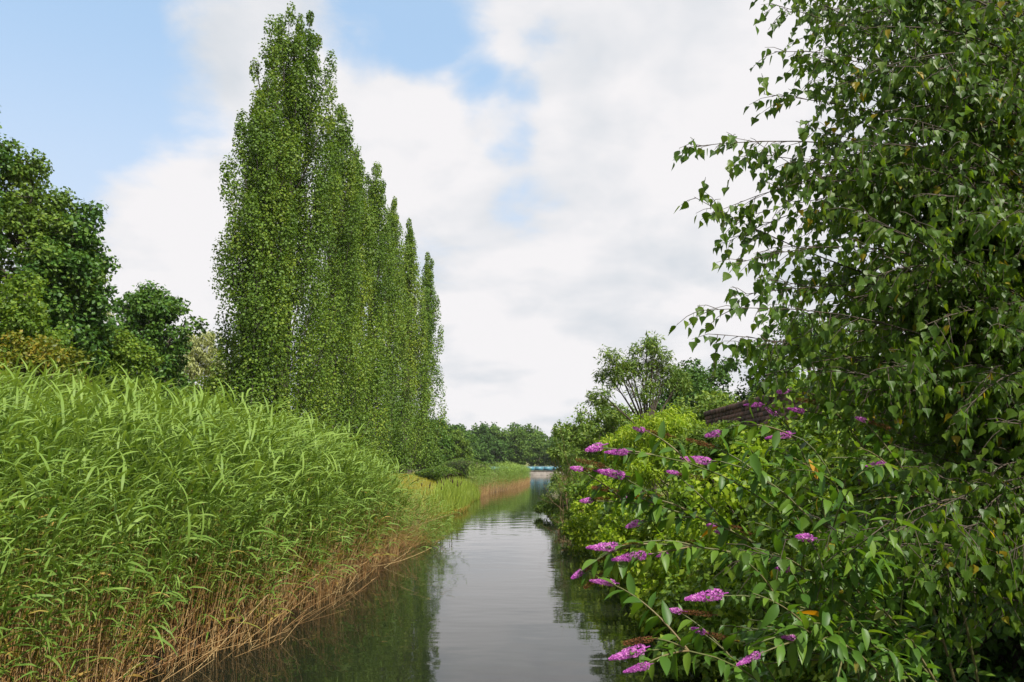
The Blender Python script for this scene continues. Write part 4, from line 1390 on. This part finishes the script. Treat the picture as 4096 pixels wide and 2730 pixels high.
for i_, T, kind_, l_ in work:
    T = T - D0
    if i_ >= 0:
        root = np.array([rg.uniform(-.35, .6), rg.uniform(-.35, .5), rg.uniform(-.4, .1)])
        ctrl = np.array([root[0] * .55 + T[0] * .45 + .1, root[1] * .5 + T[1] * .5, max(T[2] + rg.uniform(-.05, .15), .3)])
        thick = .009
    else:
        best = min(((np.linalg.norm(q - (T + np.array([.22, .05, -.12]))), j, m) for j, mp in enumerate(mains) for m, q in enumerate(mp) if m < 13), key=lambda a: a[0])
        root = mains[best[1]][best[2]]
        dv = T - root
        ctrl = root + dv * .5 + np.array([0, 0, .12 * np.linalg.norm(dv)]) + rg.normal(size=3) * .05 * np.linalg.norm(dv)
        thick = .0045
    path = bezier(root, ctrl, T, 14)
    if i_ >= 0:
        mains.append(path)
    m_ = MB()
    m_.tube(path, np.linspace(thick, .0022, 14), 5, t=np.linspace(rg.uniform(.6, 1), .45, 14))
    m_.build('stem', M_stem, bud, smooth=True)
    seg = np.concatenate([[0], np.cumsum(np.linalg.norm(np.diff(path, axis=0), axis=1))])
    L = seg[-1]
    tan = unit(np.gradient(path, axis=0))
    s_ = L * .34 if i_ >= 0 else .03
    flip = rg.random() * 3.14
    while s_ < L - .01:
        p = np.array([np.interp(s_, seg, path[:, c]) for c in range(3)])
        t_ = tan[min(13, int(np.searchsorted(seg, s_)))]
        x_ = unit(np.cross(t_, (0.1, .2, 1)))
        y_ = np.cross(t_, x_)
        e = (L - s_) / L
        for sg in (1, -1):
            side = (x_ * math.cos(flip) + y_ * math.sin(flip)) * sg
            ax = unit(side * .8 + t_ * .55 + np.array([0, 0, -.42]) + rg.normal(size=3) * .15)
            if rg.random() < .1:
                continue
            lp.append(p)
            la.append(ax)
            ln_.append(unit(np.array([0, 0, 1.0]) + side * .3 + rg.normal(size=3) * .3))
            ls.append(rg.uniform(.065, .12) * min(1, .45 + 2.4 * e))
            lt.append(rg.uniform(.05, .75) if rg.random() > .03 else rg.uniform(.85, .99))
        flip += 1.57 + rg.normal() * .2
        s_ += rg.uniform(.04, .068)
    d = tan[-1] * .9 + np.array([-.45, -.1, -.12])
    if kind_:
        me = dry[rg.integers(2)] if kind_ == 'dried' else (spk[rg.integers(3)] if l_ > .07 else spk_s[rg.integers(2)])
        base_len = .17 if kind_ == 'dried' else (.13 if l_ > .07 else .055)
        yv = Vector(unit(d + rg.normal(size=3) * .12))
        M_ = yv.to_track_quat('Y', 'Z').to_matrix().to_4x4()
        start = T if kind_ == 'dried' else T - np.array(yv) * l_ * .5
        o = link('flower_spike' if kind_ == 'flower' else 'dried_flower_spike', me, bud, M=Matrix.Translation(start) @ M_ @ Matrix.Scale(max(l_ / base_len, .75) * (.88 if kind_ == 'flower' else .8), 4))
        if kind_ == 'dried':
            o['label'] = 'faded brown flower spike'
        if kind_ == 'flower' and l_ <= .055:
            # the brown spent lower half behind the last open flowers
            o2 = link('dried_flower_spike', dry[rg.integers(2)], bud, M=Matrix.Translation(T - np.array(yv) * .15) @ M_ @ Matrix.Scale(.75, 4))
            o2['label'] = 'faded brown flower spike'
lp, la, ln_, ls, lt = (np.array(a) for a in (lp, la, ln_, ls, lt))
fr = frames(la, ln_)
wp = lp + D0
inview = (wp[:, 0] / wp[:, 1] < .62) & ((wp[:, 2] - 2.3) / wp[:, 1] > -.26)
order = np.argsort(np.where(inview, np.hypot(wp[:, 0], wp[:, 1]) / (ls * 8 + .3), 1e9))
near, rest = order[:300], order[300:]
LV = [lance(.185, c, .35, 5) for c in (.10, .28, .45, .2)]
m_ = MB()
for k in range(4):
    s = rest[k::4]
    m_.scatter(LV[k][0], None, lp[s], fr[s], ls[s], lt[s], F4=LV[k][1])
m_.build('foliage', M_budd, bud, kind='stuff')
lmesh = {}
for k in range(4):
    for c in (.2, .4, .6, .95):
        mm = MB()
        mm.add(LV[k][0], f4=LV[k][1], t=c)
        lmesh[k, c] = mm.mesh('leaf', M_budd)
for q, i in enumerate(near):
    c = min((.2, .4, .6, .95), key=lambda a: abs(a - lt[i]))
    o = link('leaf', lmesh[q % 4, c], bud, M=Matrix.Translation(lp[i]) @ Matrix(fr[i].tolist()).to_4x4() @ Matrix.Scale(float(ls[i]), 4))
    if c == .95:
        o['label'] = 'yellowed leaf'
print('TRIS', sum(len(o.data.polygons) for o in sc.objects if o.type == 'MESH'))
